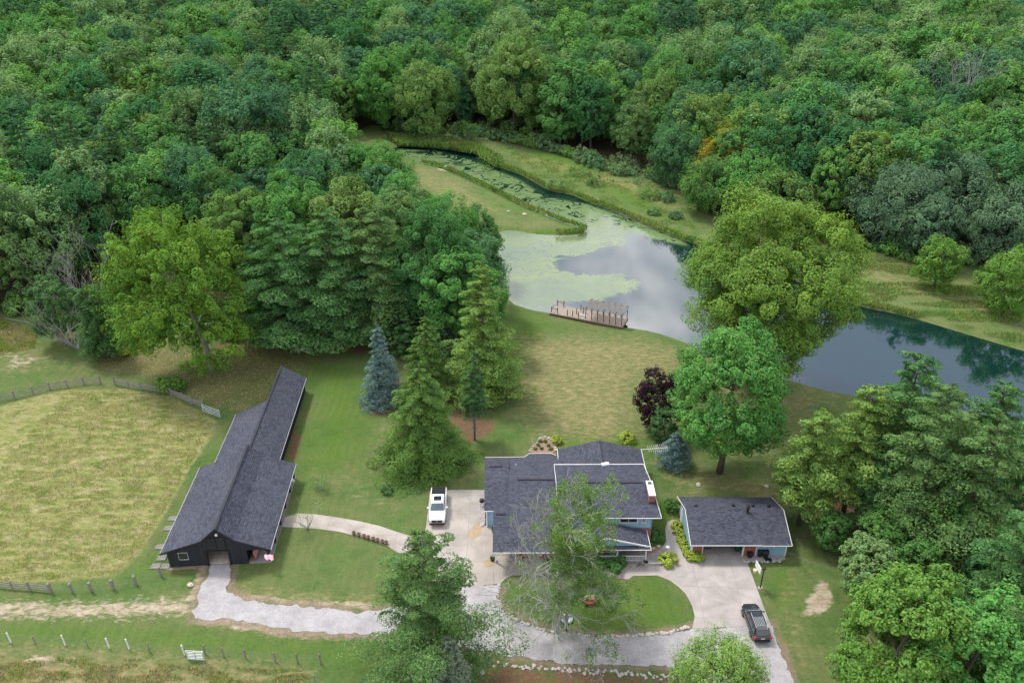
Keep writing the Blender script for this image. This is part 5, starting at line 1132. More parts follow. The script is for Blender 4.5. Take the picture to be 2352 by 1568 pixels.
def garage():
    t = thing('detached_garage', 'detached blue and brick garage with an open double door and grey roof', 'garage', (25.7, 71, 0)); o = Vector((25.7, 71, 0))
    S = M['shingle']; e, r, yr = 2.35, 3.95, 71.1
    def w(pts): return [(p[0] - 25.7, p[1] - 71, p[2]) for p in pts]
    roof_part('roof', w([(20.05, yr, r), (28.0, yr, r), (28.0, 75.2, e), (20.05, 75.2, e)]), S, t); roof_part('roof', w([(20.05, yr, r), (20.05, 66.95, e), (28.0, 66.95, e), (28.0, yr, r)]), S, t)
    roof_part('roof', w([(28.002, yr, r - .08), (31.35, yr, r - .08), (31.35, 75.2, e - .08), (28.002, 75.2, e - .08)]), S, t); roof_part('roof', w([(28.002, yr, r - .08), (28.002, 67.0, e - .08), (31.35, 67.0, e - .08), (31.35, yr, r - .08)]), S, t)
    mb = MB()
    def g(a, b, s=0.055, h=0.09): mb.beam(tuple(Vector(a) - o), tuple(Vector(b) - o), s, h)
    g((20.0, 66.9, e - .06), (28.05, 66.9, e - .06)); g((28.1, 66.95, e - .16), (31.4, 66.95, e - .16)); g((20.0, 66.9, e), (20.0, yr, r)); g((20.0, yr, r), (20.0, 75.25, e)); g((31.4, 66.95, e - .1), (31.4, yr, r - .1)); g((31.4, yr, r - .1), (31.4, 75.2, e - .1))
    mb.build('fascia', M['white'], t)
    mb = MB()
    def bx(x0, x1, y0, y1, z0, z1, m): m.box(((x0 + x1) / 2 - 25.7, (y0 + y1) / 2 - 71, (z0 + z1) / 2), (x1 - x0, y1 - y0, z1 - z0))
    bx(27.8, 31.1, 67.7, 67.84, 0, 2.2, mb); bx(20.5, 31.1, 74.6, 74.75, 0, 2.3, mb); gable_wall(mb, 20.42 - 25.7, 67.7 - 71, 74.6 - 71, 0, [(67.7 - 71, 2.3), (yr - 71, 3.72), (74.6 - 71, 2.3)]); gable_wall(mb, 31.1 - 25.7, 67.85 - 71, 74.59 - 71, 0, [(67.85 - 71, 2.2), (yr - 71, 3.6), (74.59 - 71, 2.2)])
    mb.build('wall', M['blue_siding'], t)
    mb = MB(); bx(20.5, 21.6, 67.7, 67.86, 0, 2.3, mb); bx(26.35, 27.68, 67.7, 67.86, 0, 2.3, mb); mb.build('brick_pier', M['brick'], t)
    mb = MB(); bx(21.6, 26.35, 67.72, 67.86, 2.1, 2.32, mb); bx(26.2, 26.34, 67.62, 67.8, 0, 2.1, mb); bx(27.69, 27.79, 67.62, 67.8, 0, 2.2, mb); bx(31.06, 31.2, 67.62, 67.72, 0, 2.2, mb); bx(20.36, 20.5, 67.62, 67.7, 0, 2.3, mb); bx(21.6, 21.68, 67.62, 67.8, 0, 2.1, mb); mb.build('corner_trim', M['white'], t)
    mb = MB(); bx(20.55, 27.9, 67.87, 74.5, 0.02, 0.06, mb); mb.build('floor', M['concrete2'], t)
    mb = MB(); bx(27.9, 28.0, 67.9, 74.5, 0.05, 2.3, mb); mb.build('inner_wall', M['old_wood'], t)
    mb = MB(); bx(20.32, 20.38, 73.0, 73.9, 0.1, 2.1, mb); mb.build('side_door', M['white'], t)
    for (u, v) in ((690, 325), (1250, 315), (1545, 320), (1780, 318)):
        p = P3(*GG(u, v), 3.75) - o; MB().lathe([(0.2, -0.15), (0.2, 0.06), (0.12, 0.13), (0.02, 0.15)], tuple(p)).build('roof_vent', M['black'], t)
    p = P3(*GG(1460, 430), 3.8) - o
    MB().lathe([(0.28, -0.25), (0.24, 0.02), (0.14, 0.06), (0.13, 0.7), (0.24, 0.72), (0.24, 0.85), (0.14, 0.95), (0.05, 1.1)], tuple(p)).build('stove_pipe', M['black'], t)
    for s in (73.2, 69.5): MB().box((20.3 - 25.7, s - 71, 2.0), (0.14, 0.14, 0.2)).build('wall_lamp', M['white'], t)
garage()

# ------------------------------------------------------------------ vehicles
def carpaint(name, c, rough=0.25, metal=0.3):
    m, N, L, b = newmat(name); b.inputs['Base Color'].default_value = c4(c); b.inputs['Roughness'].default_value = rough; b.inputs['Metallic'].default_value = metal; b.inputs['Coat Weight'].default_value = 0.5; return m
M['white_car'] = carpaint('white_car_paint', (0.8, 0.8, 0.8), 0.3, 0.0); M['dark_car'] = carpaint('dark_grey_car_paint', (0.045, 0.055, 0.058), 0.28, 0.5)
M['tyre'] = simple('tyre_rubber', (0.015, 0.015, 0.016), (0.022, 0.022, 0.023), 5, 0.9); M['chrome'] = simple('alloy_metal', (0.6, 0.6, 0.62), (0.7, 0.7, 0.72), 3, 0.25, metal=0.8)
M['red_lens'] = simple('red_lens', (0.45, 0.01, 0.015), (0.55, 0.02, 0.02), 3, 0.2); M['plate'] = simple('number_plate', (0.6, 0.65, 0.6), (0.5, 0.55, 0.5), 9, 0.5)
M['lens'] = simple('clear_lens', (0.6, 0.62, 0.65), (0.75, 0.76, 0.78), 4, 0.15); M['windscreen'] = simple('windscreen_glass', (0.03, 0.06, 0.07), (0.05, 0.09, 0.10), 2, 0.06, spec=1.0)
def ring(y, hw, zb, zt, cr=0.12):
    return [(-hw + cr, y, zb), (hw - cr, y, zb), (hw, y, zb + cr), (hw * 1.0, y, zt - cr * 1.3), (hw - cr, y, zt), (-hw + cr, y, zt), (-hw, y, zt - cr * 1.3), (-hw, y, zb + cr)]
def wheel(t, x, y, r=0.38, w=0.26):
    mb = MB(); s = 1 if x > 0 else -1
    prof = [(r * 0.62, -w / 2), (r * 0.96, -w / 2), (r, -w / 2 + 0.03), (r, w / 2 - 0.03), (r * 0.96, w / 2), (r * 0.62, w / 2)]
    mb.lathe(prof, (0, 0, 0), 24)
    o = mb.build('wheel', M['tyre'], t, smooth=False); o.location = (x, y, r); o.rotation_euler = (0, rad(90), 0)
    rim = MB().lathe([(r * 0.6, s * 0.0), (r * 0.62, s * (w / 2 + 0.005)), (r * 0.5, s * (w / 2 - 0.02)), (r * 0.15, s * (w / 2 - 0.01)), (0.02, s * (w / 2 - 0.01))], (0, 0, 0), 20)
    for k in range(5):
        a = k * 1.2566; rim.box((math.cos(a) * r * 0.33, math.sin(a) * r * 0.33, s * (w / 2 + 0.005)), (r * 0.5, r * 0.13, 0.02), a)
    rim.build('rim', M['chrome'], o)
def quad_part(name, pts, mat, parent, th=0.02):
    """thin panel from 4 corner points (thickness outward along the normal)"""
    P4 = [Vector(p) for p in pts]; n = (P4[1] - P4[0]).cross(P4[-1] - P4[0]).normalized() * th
    k = len(P4)
    return MB().add([tuple(p + n) for p in P4] + [tuple(p - n) for p in P4], [tuple(range(k)), tuple(reversed(range(k, 2 * k)))] + [(i, i + k, (i + 1) % k + k, (i + 1) % k) for i in range(k)]).build(name, mat, parent)
def pickup():
    t = thing('pickup_truck', 'white crew cab pickup with black bed cover parked on the concrete pad', 'pickup truck', (-9.03, 75.35, 0.045), rad(182))
    m = M['white_car']; L = 2.93
    MB().loft([ring(-L, 0.93, 0.5, 1.28), ring(-L + 0.1, 1.0, 0.45, 1.34), ring(-1.2, 1.01, 0.42, 1.36), ring(-0.9, 1.01, 0.42, 1.3), ring(0.9, 1.01, 0.42, 1.28), ring(1.5, 1.0, 0.42, 1.3), ring(2.4, 0.99, 0.45, 1.26), ring(2.78, 0.95, 0.48, 1.2), ring(L, 0.86, 0.55, 1.08)]).build('body', m, t, 0.03)
    MB().loft([ring(-1.02, 0.84, 1.25, 1.5, 0.06), ring(-0.84, 0.8, 1.25, 1.9, 0.1), ring(-0.5, 0.78, 1.25, 1.96, 0.12), ring(0.3, 0.77, 1.25, 1.95, 0.12), ring(0.72, 0.78, 1.25, 1.86, 0.1), ring(1.45, 0.86, 1.25, 1.34, 0.04)]).build('cab', m, t, 0.02)
    quad_part('windscreen', [(-0.7, 0.8, 1.86), (0.7, 0.8, 1.86), (0.84, 1.5, 1.36), (-0.84, 1.5, 1.36)], M['windscreen'], t, 0.03)
    quad_part('rear_window', [(-0.66, -1.0, 1.55), (0.66, -1.0, 1.55), (0.6, -0.86, 1.86), (-0.6, -0.86, 1.86)], M['glass'], t)
    for s in (-1, 1):
        quad_part('side_window', [(s * 0.85, -0.8, 1.42), (s * 0.87, 0.12, 1.42), (s * 0.80, 0.12, 1.82), (s * 0.81, -0.7, 1.82)], M['glass'], t, 0.02)
        quad_part('side_window', [(s * 0.87, 0.2, 1.42), (s * 0.9, 1.25, 1.4), (s * 0.8, 0.68, 1.8), (s * 0.80, 0.2, 1.82)], M['glass'], t, 0.02)
        MB().box((s * 1.14, 1.12, 1.45), (0.26, 0.14, 0.2)).build('mirror', m, t, 0.04)
        MB().box((s * 0.78, L - 0.1, 0.98), (0.24, 0.26, 0.2)).build('headlight', M['lens'], t, 0.03)
        MB().box((s * 0.93, -L + 0.05, 1.1), (0.14, 0.12, 0.4)).build('tail_light', M['red_lens'], t)
    MB().box((0, 0.0, 1.965), (0.92, 0.78, 0.03)).build('sunroof', M['glass'], t, 0.01)
    mb = MB()
    for k in range(5): mb.box((0, -L + 0.25 + 0.37 * k, 1.385), (1.66, 0.34, 0.05))
    mb.box((0, -1.98, 1.35), (1.7, 1.8, 0.04)); mb.build('bed_cover', M['plastic_black'], t, 0.01)
    mb = MB().box((0, L - 0.02, 0.88), (1.25, 0.1, 0.36)); mb.build('grille', M['plastic_black'], t, 0.02)
    MB().box((0, L + 0.04, 0.52), (1.8, 0.14, 0.24)).build('bumper', M['plastic_black'], t, 0.04)
    MB().box((0, L + 0.04, 0.92), (0.2, 0.03, 0.09)).build('badge', M['chrome'], t)
    MB().box((0, -L - 0.02, 0.6), (1.8, 0.14, 0.2)).build('bumper', M['chrome'], t, 0.03)
    for s in (-1, 1):
        for y in (-1.85, 1.95): wheel(t, s * 0.9, y, 0.42, 0.28)
pickup()
def suv():
    t = thing('dark_suv', 'dark grey suv with roof rails parked where concrete meets gravel', 'suv', (25.03, 57.65, 0.045), rad(2))
    m = M['dark_car']; L = 2.35
    MB().loft([ring(-L, 0.8, 0.45, 0.98), ring(-L + 0.12, 0.9, 0.36, 1.05), ring(-1.4, 0.93, 0.32, 1.06), ring(0.8, 0.93, 0.32, 1.02), ring(1.4, 0.92, 0.33, 1.0), ring(1.95, 0.87, 0.36, 0.9), ring(2.2, 0.78, 0.4, 0.8), ring(L, 0.6, 0.45, 0.66)]).build('body', m, t, 0.04)
    MB().loft([ring(-2.22, 0.74, 0.95, 1.1, 0.05), ring(-1.95, 0.68, 0.95, 1.62, 0.1), ring(-1.4, 0.68, 0.95, 1.7, 0.12), ring(0.0, 0.68, 0.95, 1.71, 0.12), ring(0.45, 0.68, 0.95, 1.62, 0.1), ring(1.3, 0.78, 0.95, 1.04, 0.04)]).build('cabin', m, t, 0.02)
    quad_part('windscreen', [(-0.62, 0.5, 1.61), (0.62, 0.5, 1.61), (0.76, 1.26, 1.06), (-0.76, 1.26, 1.06)], M['windscreen'], t, 0.025)
    quad_part('rear_window', [(-0.66, -2.21, 1.13), (0.66, -2.21, 1.13), (0.58, -1.98, 1.57), (-0.58, -1.98, 1.57)], M['glass'], t, 0.025)
    mb = MB()
    for s in (-1, 1):
        for (y0, y1, a, b) in ((-1.85, -1.2, 0.1, 0), (-1.14, -0.35, 0, 0), (-0.29, 0.75, 0, 0.42)):
            quad_part('side_window', [(s * 0.77, y0, 1.14), (s * 0.77, y1 + b * 0.6, 1.12), (s * 0.70, y1 - b * 0.5, 1.55), (s * 0.70, y0 + a, 1.55)], M['glass'], t, 0.02)
        MB().box((s * 1.03, 0.85, 1.08), (0.22, 0.12, 0.15)).build('mirror', m, t, 0.03)
        MB().beam((s * 0.6, -1.8, 1.76), (s * 0.6, 0.2, 1.77), 0.05).build('roof_rail', M['chrome'], t)
        MB().box((s * 0.8, -L + 0.03, 0.94), (0.2, 0.16, 0.28)).build('tail_light', M['red_lens'], t, 0.03)
        MB().box((s * 0.66, L - 0.22, 0.7), (0.3, 0.2, 0.14)).build('headlight', M['lens'], t, 0.03)
        mb.beam((s * 0.80, -1.9, 1.1), (s * 0.82, 1.1, 1.07), 0.02, 0.03)
    mb.build('chrome_trim', M['chrome'], t)
    mb = MB()
    for k in range(6): mb.box((-0.4 + 0.16 * k, -0.95, 1.715), (0.03, 1.2, 0.02))
    mb.build('roof_ribs', M['galv'], t)
    MB().box((0, 0.05, 1.715), (0.86, 0.5, 0.02)).build('sunroof', M['glass'], t)
    MB().box((0, -L - 0.01, 0.5), (1.6, 0.16, 0.2)).build('bumper', M['plastic_black'], t, 0.04)
    MB().box((0, -L - 0.01, 0.82), (0.4, 0.04, 0.14)).build('number_plate', M['plate'], t)
    for s in (-1, 1):
        for y in (-1.38, 1.42): wheel(t, s * 0.84, y, 0.36, 0.23)
suv()

# ------------------------------------------------------------------ dock with slatted pergola
def dock():
    a = Vector((*P(*R8(285, 345), 0.35), 0)); b = Vector((*P(*R8(1570, 595), 0.35), 0)); ang = math.atan2(b.y - a.y, b.x - a.x); L = (b - a).length; Wd = 3.7
    t = thing('boat_dock', 'weathered wooden dock with brown posts and a slatted shade roof at the pond edge', 'dock', (a.x, a.y, 0), ang)
    mb = MB().box((L / 2, Wd / 2, 0.28), (L, Wd, 0.12)); mb.build('deck', M['deck'], t)
    mb = MB().box((L / 2, 0.08, 0.06), (L, 0.14, 0.32)); mb.box((L / 2, Wd - 0.08, 0.06), (L, 0.14, 0.32)); mb.box((L - 0.08, Wd / 2, 0.06), (0.14, Wd - 0.3, 0.32))
    for k in range(8):
        for v in (0.3, Wd - 0.3): mb.box((0.4 + k * (L - 0.8) / 7, v, -0.6), (0.18, 0.18, 1.3))
    mb.build('frame', M['post_brown'], t)
    def post(u, v, h=1.25): MB().box((u, v, 0.34 + h / 2), (0.12, 0.12, h)).build('post', M['post_brown'], t)
    for u, v in ((0.25, 0.35), (1.4, 0.35), (0.25, Wd - 0.35), (1.5, Wd - 0.35), (3.3, 0.3), (4.3, 0.3), (4.6, 1.6), (4.9, Wd - 0.6), (5.4, 0.3), (5.6, Wd - 1.3)): post(u, v, 1.2)
    mb = MB()
    for v in (0.35, Wd - 0.35): mb.box((0.85, v, 1.2), (1.3, 0.07, 0.1))
    mb.box((0.25, 1.2, 1.2), (0.06, 1.5, 0.1)); mb.build('rail', M['post_brown'], t)
    u0 = 6.6; 
    for k in range(7):
        u = u0 + 0.1 + k * (L - u0 - 0.4) / 6
        post(u, 0.45, 2.1 if k else 2.4); post(u + 0.15, Wd - 0.4, 2.35)
        # arched upright on the roof
    mb = MB(); 
    for k in range(7):
        u = u0 + 0.1 + k * (L - u0 - 0.4) / 6
        for v, z in ((0.45, 2.4), (Wd - 0.4, 2.65)): mb.beam((u - 0.25, v - 0.2, z + 0.02), (u + 0.15, v + 0.2, z + 0.42), 0.09); 
        mb.beam((u, 0.2, 2.42), (u, Wd - 0.15, 2.7), 0.08, 0.12)
    mb.build('rafter', M['old_wood'], t)
    n = 30; mb = MB()
    for k in range(n):
        v = 0.25 + k * (Wd - 0.4) / (n - 1) ; z = 2.5 + 0.28 * k / (n - 1)
        if k % 5 == 4: continue
        mb.box(((u0 + L) / 2 + random.uniform(-0.1, 0.1), v, z), (L - u0 + 0.2, 0.07, 0.025))
    for k in range(26): mb.box((u0 + k * (L - u0) / 25, Wd / 2 + 0.05, 2.68 + 0.0), (0.07, Wd - 0.3, 0.02), 0, math.atan2(0.28, Wd))
    mb.build('slat_roof', M['old_wood'], t)
    mb = MB().box((5.9, 1.5, 0.42), (1.4, 0.3, 0.04)); mb.build('bench_board', M['galv'], t)
dock()

# ------------------------------------------------------------------ fences and gates
M['old_wire'] = simple('rusty_wire', (0.16, 0.15, 0.14), (0.22, 0.2, 0.18), 3, 0.8)
def fence(name, label, pts, h, mat, rails, posth=None, rail_h=0.13, sag=0.0, postw=0.16, group=None, wire=False, postmat=None):
    b0 = pts[0]; t = thing(name, label, 'fence', (b0[0], b0[1], 0), 0, group)
    q = [Vector((p[0] - b0[0], p[1] - b0[1], 0)) for p in pts]
    for p in q: MB().box((p.x, p.y, (posth or h) / 2), (postw, postw, (posth or h) + 0.1), random.uniform(0, 1), random.uniform(-.05, .05)).build('post', postmat or mat, t)
    for a, b in zip(q, q[1:]):
        mb = MB()
        for z in rails:
            za = z + random.uniform(-0.04, 0.04); zb = z + random.uniform(-0.04, 0.04)
            if wire: mb.beam((a.x, a.y, za), (b.x, b.y, zb), 0.007)
            else: mb.beam((a.x, a.y, za), (b.x, b.y, zb), 0.05, rail_h)
        mb.build('rail_bay', M['old_wire'] if wire else mat, t)
    return t
pk = W(R4, [(-160, 840), (-20, 800), (115, 772), (262, 738), (393, 700), (530, 682), (660, 662), (790, 658)])
fence('paddock_fence', 'grey board fence round the far left of the paddock', pk, 1.2, M['old_wood'], (0.3, 0.7, 1.1), 1.35)
pk = W(R4, [(900, 662), (1010, 688), (1110, 705), (1225, 722), (1340, 745), (1430, 785), (1500, 815), (1595, 845)])
fence('paddock_fence', 'grey board fence running past the two green bushes to the white gate', pk, 1.2, M['old_wood'], (0.3, 0.6, 0.85, 1.1), 1.35)
fence('paddock_fence', 'grey board fence with broken gaps left of the lower paddock corner', W(R5, [(-180, 365), (-60, 372), (90, 392), (210, 398), (360, 415)]), 1.1, M['old_wood'], (0.3, 0.6, 0.9), 1.2)
fence('wire_fence', 'low wire fence curving up to the barn corner', W(R5, [(360, 415), (510, 415), (645, 408), (800, 392), (960, 362), (1135, 300)]), 1.1, M['old_wood'], (0.25, 0.4, 0.55, 0.7, 0.85, 1.0), 1.3, 0.13, 0, 0.24, None, True)
for k, (u, v) in enumerate([(80, 768), (462, 785), (773, 806), (912, 812), (1303, 855)]):
    p = P(*R5(u, v)); t = thing('fence_post', ['white fence post at the far left of the lower field', 'second white fence post in the lower field', 'third white fence post in the lower field', 'white fence post left of the field gate opening', 'white post beside the grey field gate'][k], 'post', (p[0], p[1], 0), 0, 'white posts along the lower field')
    MB().tube([(0, 0, -0.1), (-0.05, 0, 1.35)], 0.07, 8).build('pole', M['white'], t); MB().lathe([(0.08, 0), (0.08, 0.06), (0.02, 0.1)], (-0.05, 0, 1.35), 8).build('cap', M['white'], t)
fence('wire_fence', 'thin wire fence on grey stakes right of the field gate', W(R5, [(1450, 850), (1580, 868), (1735, 880), (1945, 905), (2100, 912), (2262, 915), (2225, 1060)]), 1.2, M['old_wood'], (0.3, 0.6, 0.9, 1.1), 1.3, 0.1, 0, 0.12, None, True)
fence('wire_fence', 'thin wire strung between the white posts of the lower field', W(R5, [(-80, 760), (250, 778), (620, 796), (1055, 830)]), 1.1, M['old_wood'], (0.4, 0.8, 1.1), 1.1, 0.1, 0, 0.1, None, True)
def gate(label, a, b, h, mat, n=5, diag=True):
    a = Vector((*a, 0)); b = Vector((*b, 0)); L = (b - a).length; t = thing('field_gate', label, 'gate', a, math.atan2(b.y - a.y, b.x - a.x))
    mb = MB()
    for u in (0.04, L - 0.04): mb.box((u, 0, h / 2 + 0.12), (0.09, 0.07, h))
    mb.box((L / 2, 0, h / 2 + 0.12), (0.07, 0.05, h - 0.02)); mb.build('frame', mat, t)
    for k in range(n): MB().box((L / 2, 0.06, 0.18 + k * (h - 0.1) / (n - 1)), (L, 0.04, 0.08)).build('bar', mat, t)
    if diag: MB().beam((0.1, -0.06, h + 0.05), (L / 2, -0.06, 0.15), 0.04, 0.08).beam((L / 2, -0.06, 0.15), (L - 0.1, -0.06, h + 0.05), 0.04, 0.08).build('brace', mat, t)
gate('white braced paddock gate near the barn rear', P(*R4(1592, 878)), P(*R4(1728, 925)), 1.25, M['galv'])
gate('grey tubular gate in the lower field fence', P(*R5(1325, 892)), P(*R5(1445, 898)), 1.2, M['galv'], 6, False)
def prop(name, label, cat, p, rz=0, group=None): return thing(name, label, cat, (p[0], p[1], p[2] if len(p) > 2 else 0), rz, group)

# ------------------------------------------------------------------ yard things
t = prop('basketball_hoop', 'basketball hoop on a black pole at the right edge of the garage apron', 'basketball hoop', P(*R3(798, 970)))
MB().tube([(0, 0, 0), (0, 0, 2.85)], 0.07, 8).box((-0.25, 0.0, 2.75), (0.6, 0.08, 0.1)).box((0.05, 0, 2.9), (0.3, 0.4, 0.06)).build('pole', M['black'], t)
MB().box((-0.62, 0.1, 2.95), (0.05, 1.3, 0.85), rad(8)).build('backboard', M['white'], t)
M['orange'] = simple('orange_rim', (0.6, 0.12, 0.02), (0.65, 0.16, 0.03), 3, 0.5); M['net'] = simple('cream_net', (0.6, 0.55, 0.4), (0.7, 0.65, 0.5), 4, 0.8)
mb = MB(); mb.tube([(-0.9 + 0.23 * math.cos(a), 0.1 + 0.23 * math.sin(a), 2.6) for a in [k * 0.5236 for k in range(13)]], 0.02, 5, False); mb.build('rim', M['orange'], t)
MB().lathe([(0.23, 0), (0.17, -0.2), (0.13, -0.4)], (-0.9, 0.1, 2.58), 10).build('net', M['net'], t)
MB().box((0, 0, 0.03), (0.5, 0.4, 0.05)).build('base', M['concrete'], t)
def bin_(u, v, lab, w=0.62, h=1.0, lying=False):
    t = prop('rubbish_bin', lab, 'bin', P(*GG(u, v)), random.uniform(-.3, .3)); 
    if lying: t.rotation_euler = (rad(80), 0, 0.6); t.location.z = 0.3
    ringb = lambda s, z: [(-s, -s * 1.1, z), (s, -s * 1.1, z), (s, s * 1.1, z), (-s, s * 1.1, z)]
    MB().loft([ringb(w * 0.36, 0.04), ringb(w * 0.5, h * 0.9)]).build('body', M['plastic_black'], t, 0.04)
    MB().loft([ringb(w * 0.54, h * 0.9), ringb(w * 0.56, h * 0.96), ringb(w * 0.4, h * 1.03)]).build('lid', M['plastic_black'], t, 0.03)
    for s in (-1, 1): MB().tube([(s * w * 0.3, w * 0.5, 0.1), (s * w * 0.42, w * 0.5, 0.1)], 0.1, 10).build('wheel', M['tyre'], t)
bin_(1640, 1085, 'left one of two tall black bins against the blue garage wall'); bin_(1725, 1105, 'right one of two tall black bins against the blue garage wall'); bin_(1492, 1100, 'black lidded bin in front of the brick pier', 0.6, 0.75); 
t = prop('bin_lid', 'round dark lid lying on the pebbles by the black bins', 'lid', P(*GG(1772, 1150))); MB().lathe([(0.4, 0.05), (0.42, 0.1), (0.2, 0.17), (0.03, 0.18)], (0, 0, 0.03), 18, 1.0, 0.8).build('cover', M['plastic_black'], t); MB().box((0, 0, 0.22), (0.2, 0.05, 0.05)).build('handle', M['plastic_black'], t)
M['terracotta'] = simple('brown_pot', (0.12, 0.07, 0.055), (0.2, 0.12, 0.1), 5, 0.85)
potlab = ['plant pot at the barn end of the row on the walkway', 'second plant pot from the barn end of the walkway row', 'third plant pot from the barn end of the walkway row', 'fourth plant pot from the barn end of the walkway row', 'fourth plant pot from the pine end of the walkway row', 'third plant pot from the pine end of the walkway row', 'second plant pot from the pine end of the walkway row', 'plant pot at the pine end of the walkway row']
for k, x in enumerate((1483, 1516, 1551, 1580, 1613, 1642, 1674, 1700)):
    p = P(*R1(x, 1172 + (x - 1483) * 0.3)); t = prop('plant_pot', potlab[k], 'plant pot', (p[0], p[1], 0.04), 0, 'pots lined along the walkway')
    MB().lathe([(0.16, 0), (0.24, 0.32), (0.26, 0.36), (0.2, 0.36), (0.19, 0.3)], (0, 0, 0), 12).build('pot', M['terracotta'], t)
    q = rdir(24) * 0.12 + np.array([0, 0, 0.45]); leaf_object('plant', q, rdir(24), np.full(24, 0.05), M['shrub_dk'], t)
    if k in (0, 7): MB().tube([(0, 0, 0.3), (0.05, 0, 0.7), (0.15, 0, 1.0)], 0.012, 4).tube([(0, 0, 0.3), (-0.1, 0.05, 0.8)], 0.012, 4).build('stem', M['twig'], t)
for k, (u, v) in enumerate([(140, 1490), (165, 1495)]):
    t = prop('plant_pot', ['left black pot beside the front white post', 'right black pot beside the front white post'][k], 'plant pot', P(*H1(u, v)), 0, 'black pots by the white post'); MB().lathe([(0.16, 0.04), (0.25, 0.4), (0.21, 0.42), (0.2, 0.36)], (0, 0, 0), 12).build('pot', M['plastic_black'], t); leaf_object('plant', rdir(40) * 0.2 + np.array([0, 0, 0.6]), rdir(40), np.full(40, 0.06), M['shrub_m'], t)
for k, (u, v, lab) in enumerate([(112, 990, 'black box unit at the left house wall beneath the eave'), (115, 1060, 'second black box unit nearer along the left house wall'), (38, 850, 'black rounded grill by the left roof corner')]):
    p = P(*H1(u, v)); t = prop('air_conditioner' if k < 2 else 'garden_grill', lab, 'air conditioner' if k < 2 else 'grill', (p[0] - 0.15, p[1], 0.05))
    if k < 2:
        MB().box((0, 0, 0.42), (0.75, 0.75, 0.8)).build('case', M['plastic_black'], t, 0.04); MB().lathe([(0.3, 0), (0.3, 0.03), (0.05, 0.05)], (0, 0, 0.83), 16).build('fan_guard', M['black'], t)
    else:
        MB().lathe([(0.05, 0.5), (0.28, 0.62), (0.32, 0.8), (0.25, 0.98), (0.05, 1.05)], (0, 0, 0), 14).build('bowl', M['plastic_black'], t, smooth=True)
        for a in (0, 2.1, 4.2): MB().tube([(0.2 * math.cos(a), 0.2 * math.sin(a), 0.6), (0.3 * math.cos(a), 0.3 * math.sin(a), 0)], 0.02, 5).build('leg', M['black'], t)
# toy cart, swing ring, lamp, bird bath
M['yellow'] = simple('pale_yellow_paint', (0.6, 0.5, 0.22), (0.7, 0.62, 0.4), 6, 0.6); M['red'] = simple('faded_red_paint', (0.42, 0.03, 0.05), (0.5, 0.06, 0.08), 5, 0.6); M['teal'] = simple('teal_paint', (0.15, 0.35, 0.4), (0.6, 0.62, 0.64), 4, 0.6)
t = prop('toy_bench', 'small red and yellow play bench on the island lawn', 'play bench', P(*reg(1700, 1600, 5.227)(360, 1110)))
MB().box((0, 0, 0.35), (1.1, 0.5, 0.12)).build('seat', M['red'], t, 0.04); MB().box((0, 0.38, 0.72), (1.1, 0.5, 0.1), 0, rad(35)).build('top', M['yellow'], t, 0.03)
for s in (-1, 1): MB().box((s * 0.48, 0.1, 0.3), (0.1, 0.7, 0.6)).build('side', M['red'], t, 0.03)
MB().tube([(0, 0.3, 0.85), (0.1, 0.32, 0.98)], 0.08, 6).build('knob', M['black'], t)
t = prop('tyre_planter', 'white and teal painted tyre ring on the island lawn', 'planter', P(*R6(1498, 765)))
mb = MB(); mb.lathe([(0.42, 0.02), (0.58, 0.02), (0.66, 0.14), (0.6, 0.26), (0.48, 0.28), (0.42, 0.2)], (0, 0, 0), 22); mb.build('tyre', M['teal'], t, smooth=True)
MB().lathe([(0.41, 0.04), (0.41, 0.1), (0.02, 0.12)], (0, 0, 0), 16).build('soil', M['mulch'], t); MB().lathe([(0.2, 0.12), (0.24, 0.2), (0.1, 0.26), (0.02, 0.27)], (0, 0, 0), 10).build('red_bloom', M['red'], t)
t = prop('garden_lamp', 'slim grey lamp post rising from the spiky plant bed', 'lamp post', P(*GG(248, 1125)))
MB().tube([(0, 0, 0), (0, 0, 1.5)], 0.05, 8).build('post', M['galv'], t); MB().lathe([(0.08, 0), (0.16, 0.08), (0.18, 0.28), (0.22, 0.3), (0.03, 0.42)], (0, 0, 1.5), 8).build('lantern', M['galv'], t)
t = prop('bird_bath', 'pale stone bird bath beside the porch corner', 'bird bath', P(*H2(925, 1555))); MB().lathe([(0.22, 0), (0.1, 0.1), (0.09, 0.5), (0.4, 0.58), (0.42, 0.66), (0.3, 0.62), (0.02, 0.6)], (0, 0, 0), 16).build('basin', M['stone'], t, smooth=True); MB().lathe([(0.3, 0.625), (0.3, 0.635)], (0, 0, 0), 14).build('water', M['glass'], t)
# antenna mast with boom
mp0 = P(*H2(1025, 485)); t = prop('antenna_mast', 'white lattice mast with a long spiky tv antenna by the rear roof corner', 'antenna', mp0)
mb = MB(); hM = 4.6
for a in (0, 2.094, 4.189): mb.tube([(0.16 * math.cos(a), 0.16 * math.sin(a), 0), (0.14 * math.cos(a), 0.14 * math.sin(a), hM)], 0.012, 5)
for k in range(11):
    z = 0.3 + k * 0.4; 
    for a in (0, 2.094, 4.189): mb.beam((0.16 * math.cos(a), 0.16 * math.sin(a), z), (0.16 * math.cos(a + 2.094), 0.16 * math.sin(a + 2.094), z + (0.4 if k % 2 else 0)), 0.012)
mb.build('lattice', M['trim'], t)
pa = P3(*H2(870, 188), hM + 0.2); pb = P3(*H2(1190, 165), hM + 0.2); o_ = Vector((mp0[0], mp0[1], 0)); A_, B_ = pa - o_, pb - o_
mb = MB().beam(A_, B_, 0.05); dirn = (B_ - A_).normalized(); sd_ = Vector((-dirn.y, dirn.x, 0)); mb.tube([(0, 0, hM), (0, 0, hM + 0.25)], 0.04, 6)
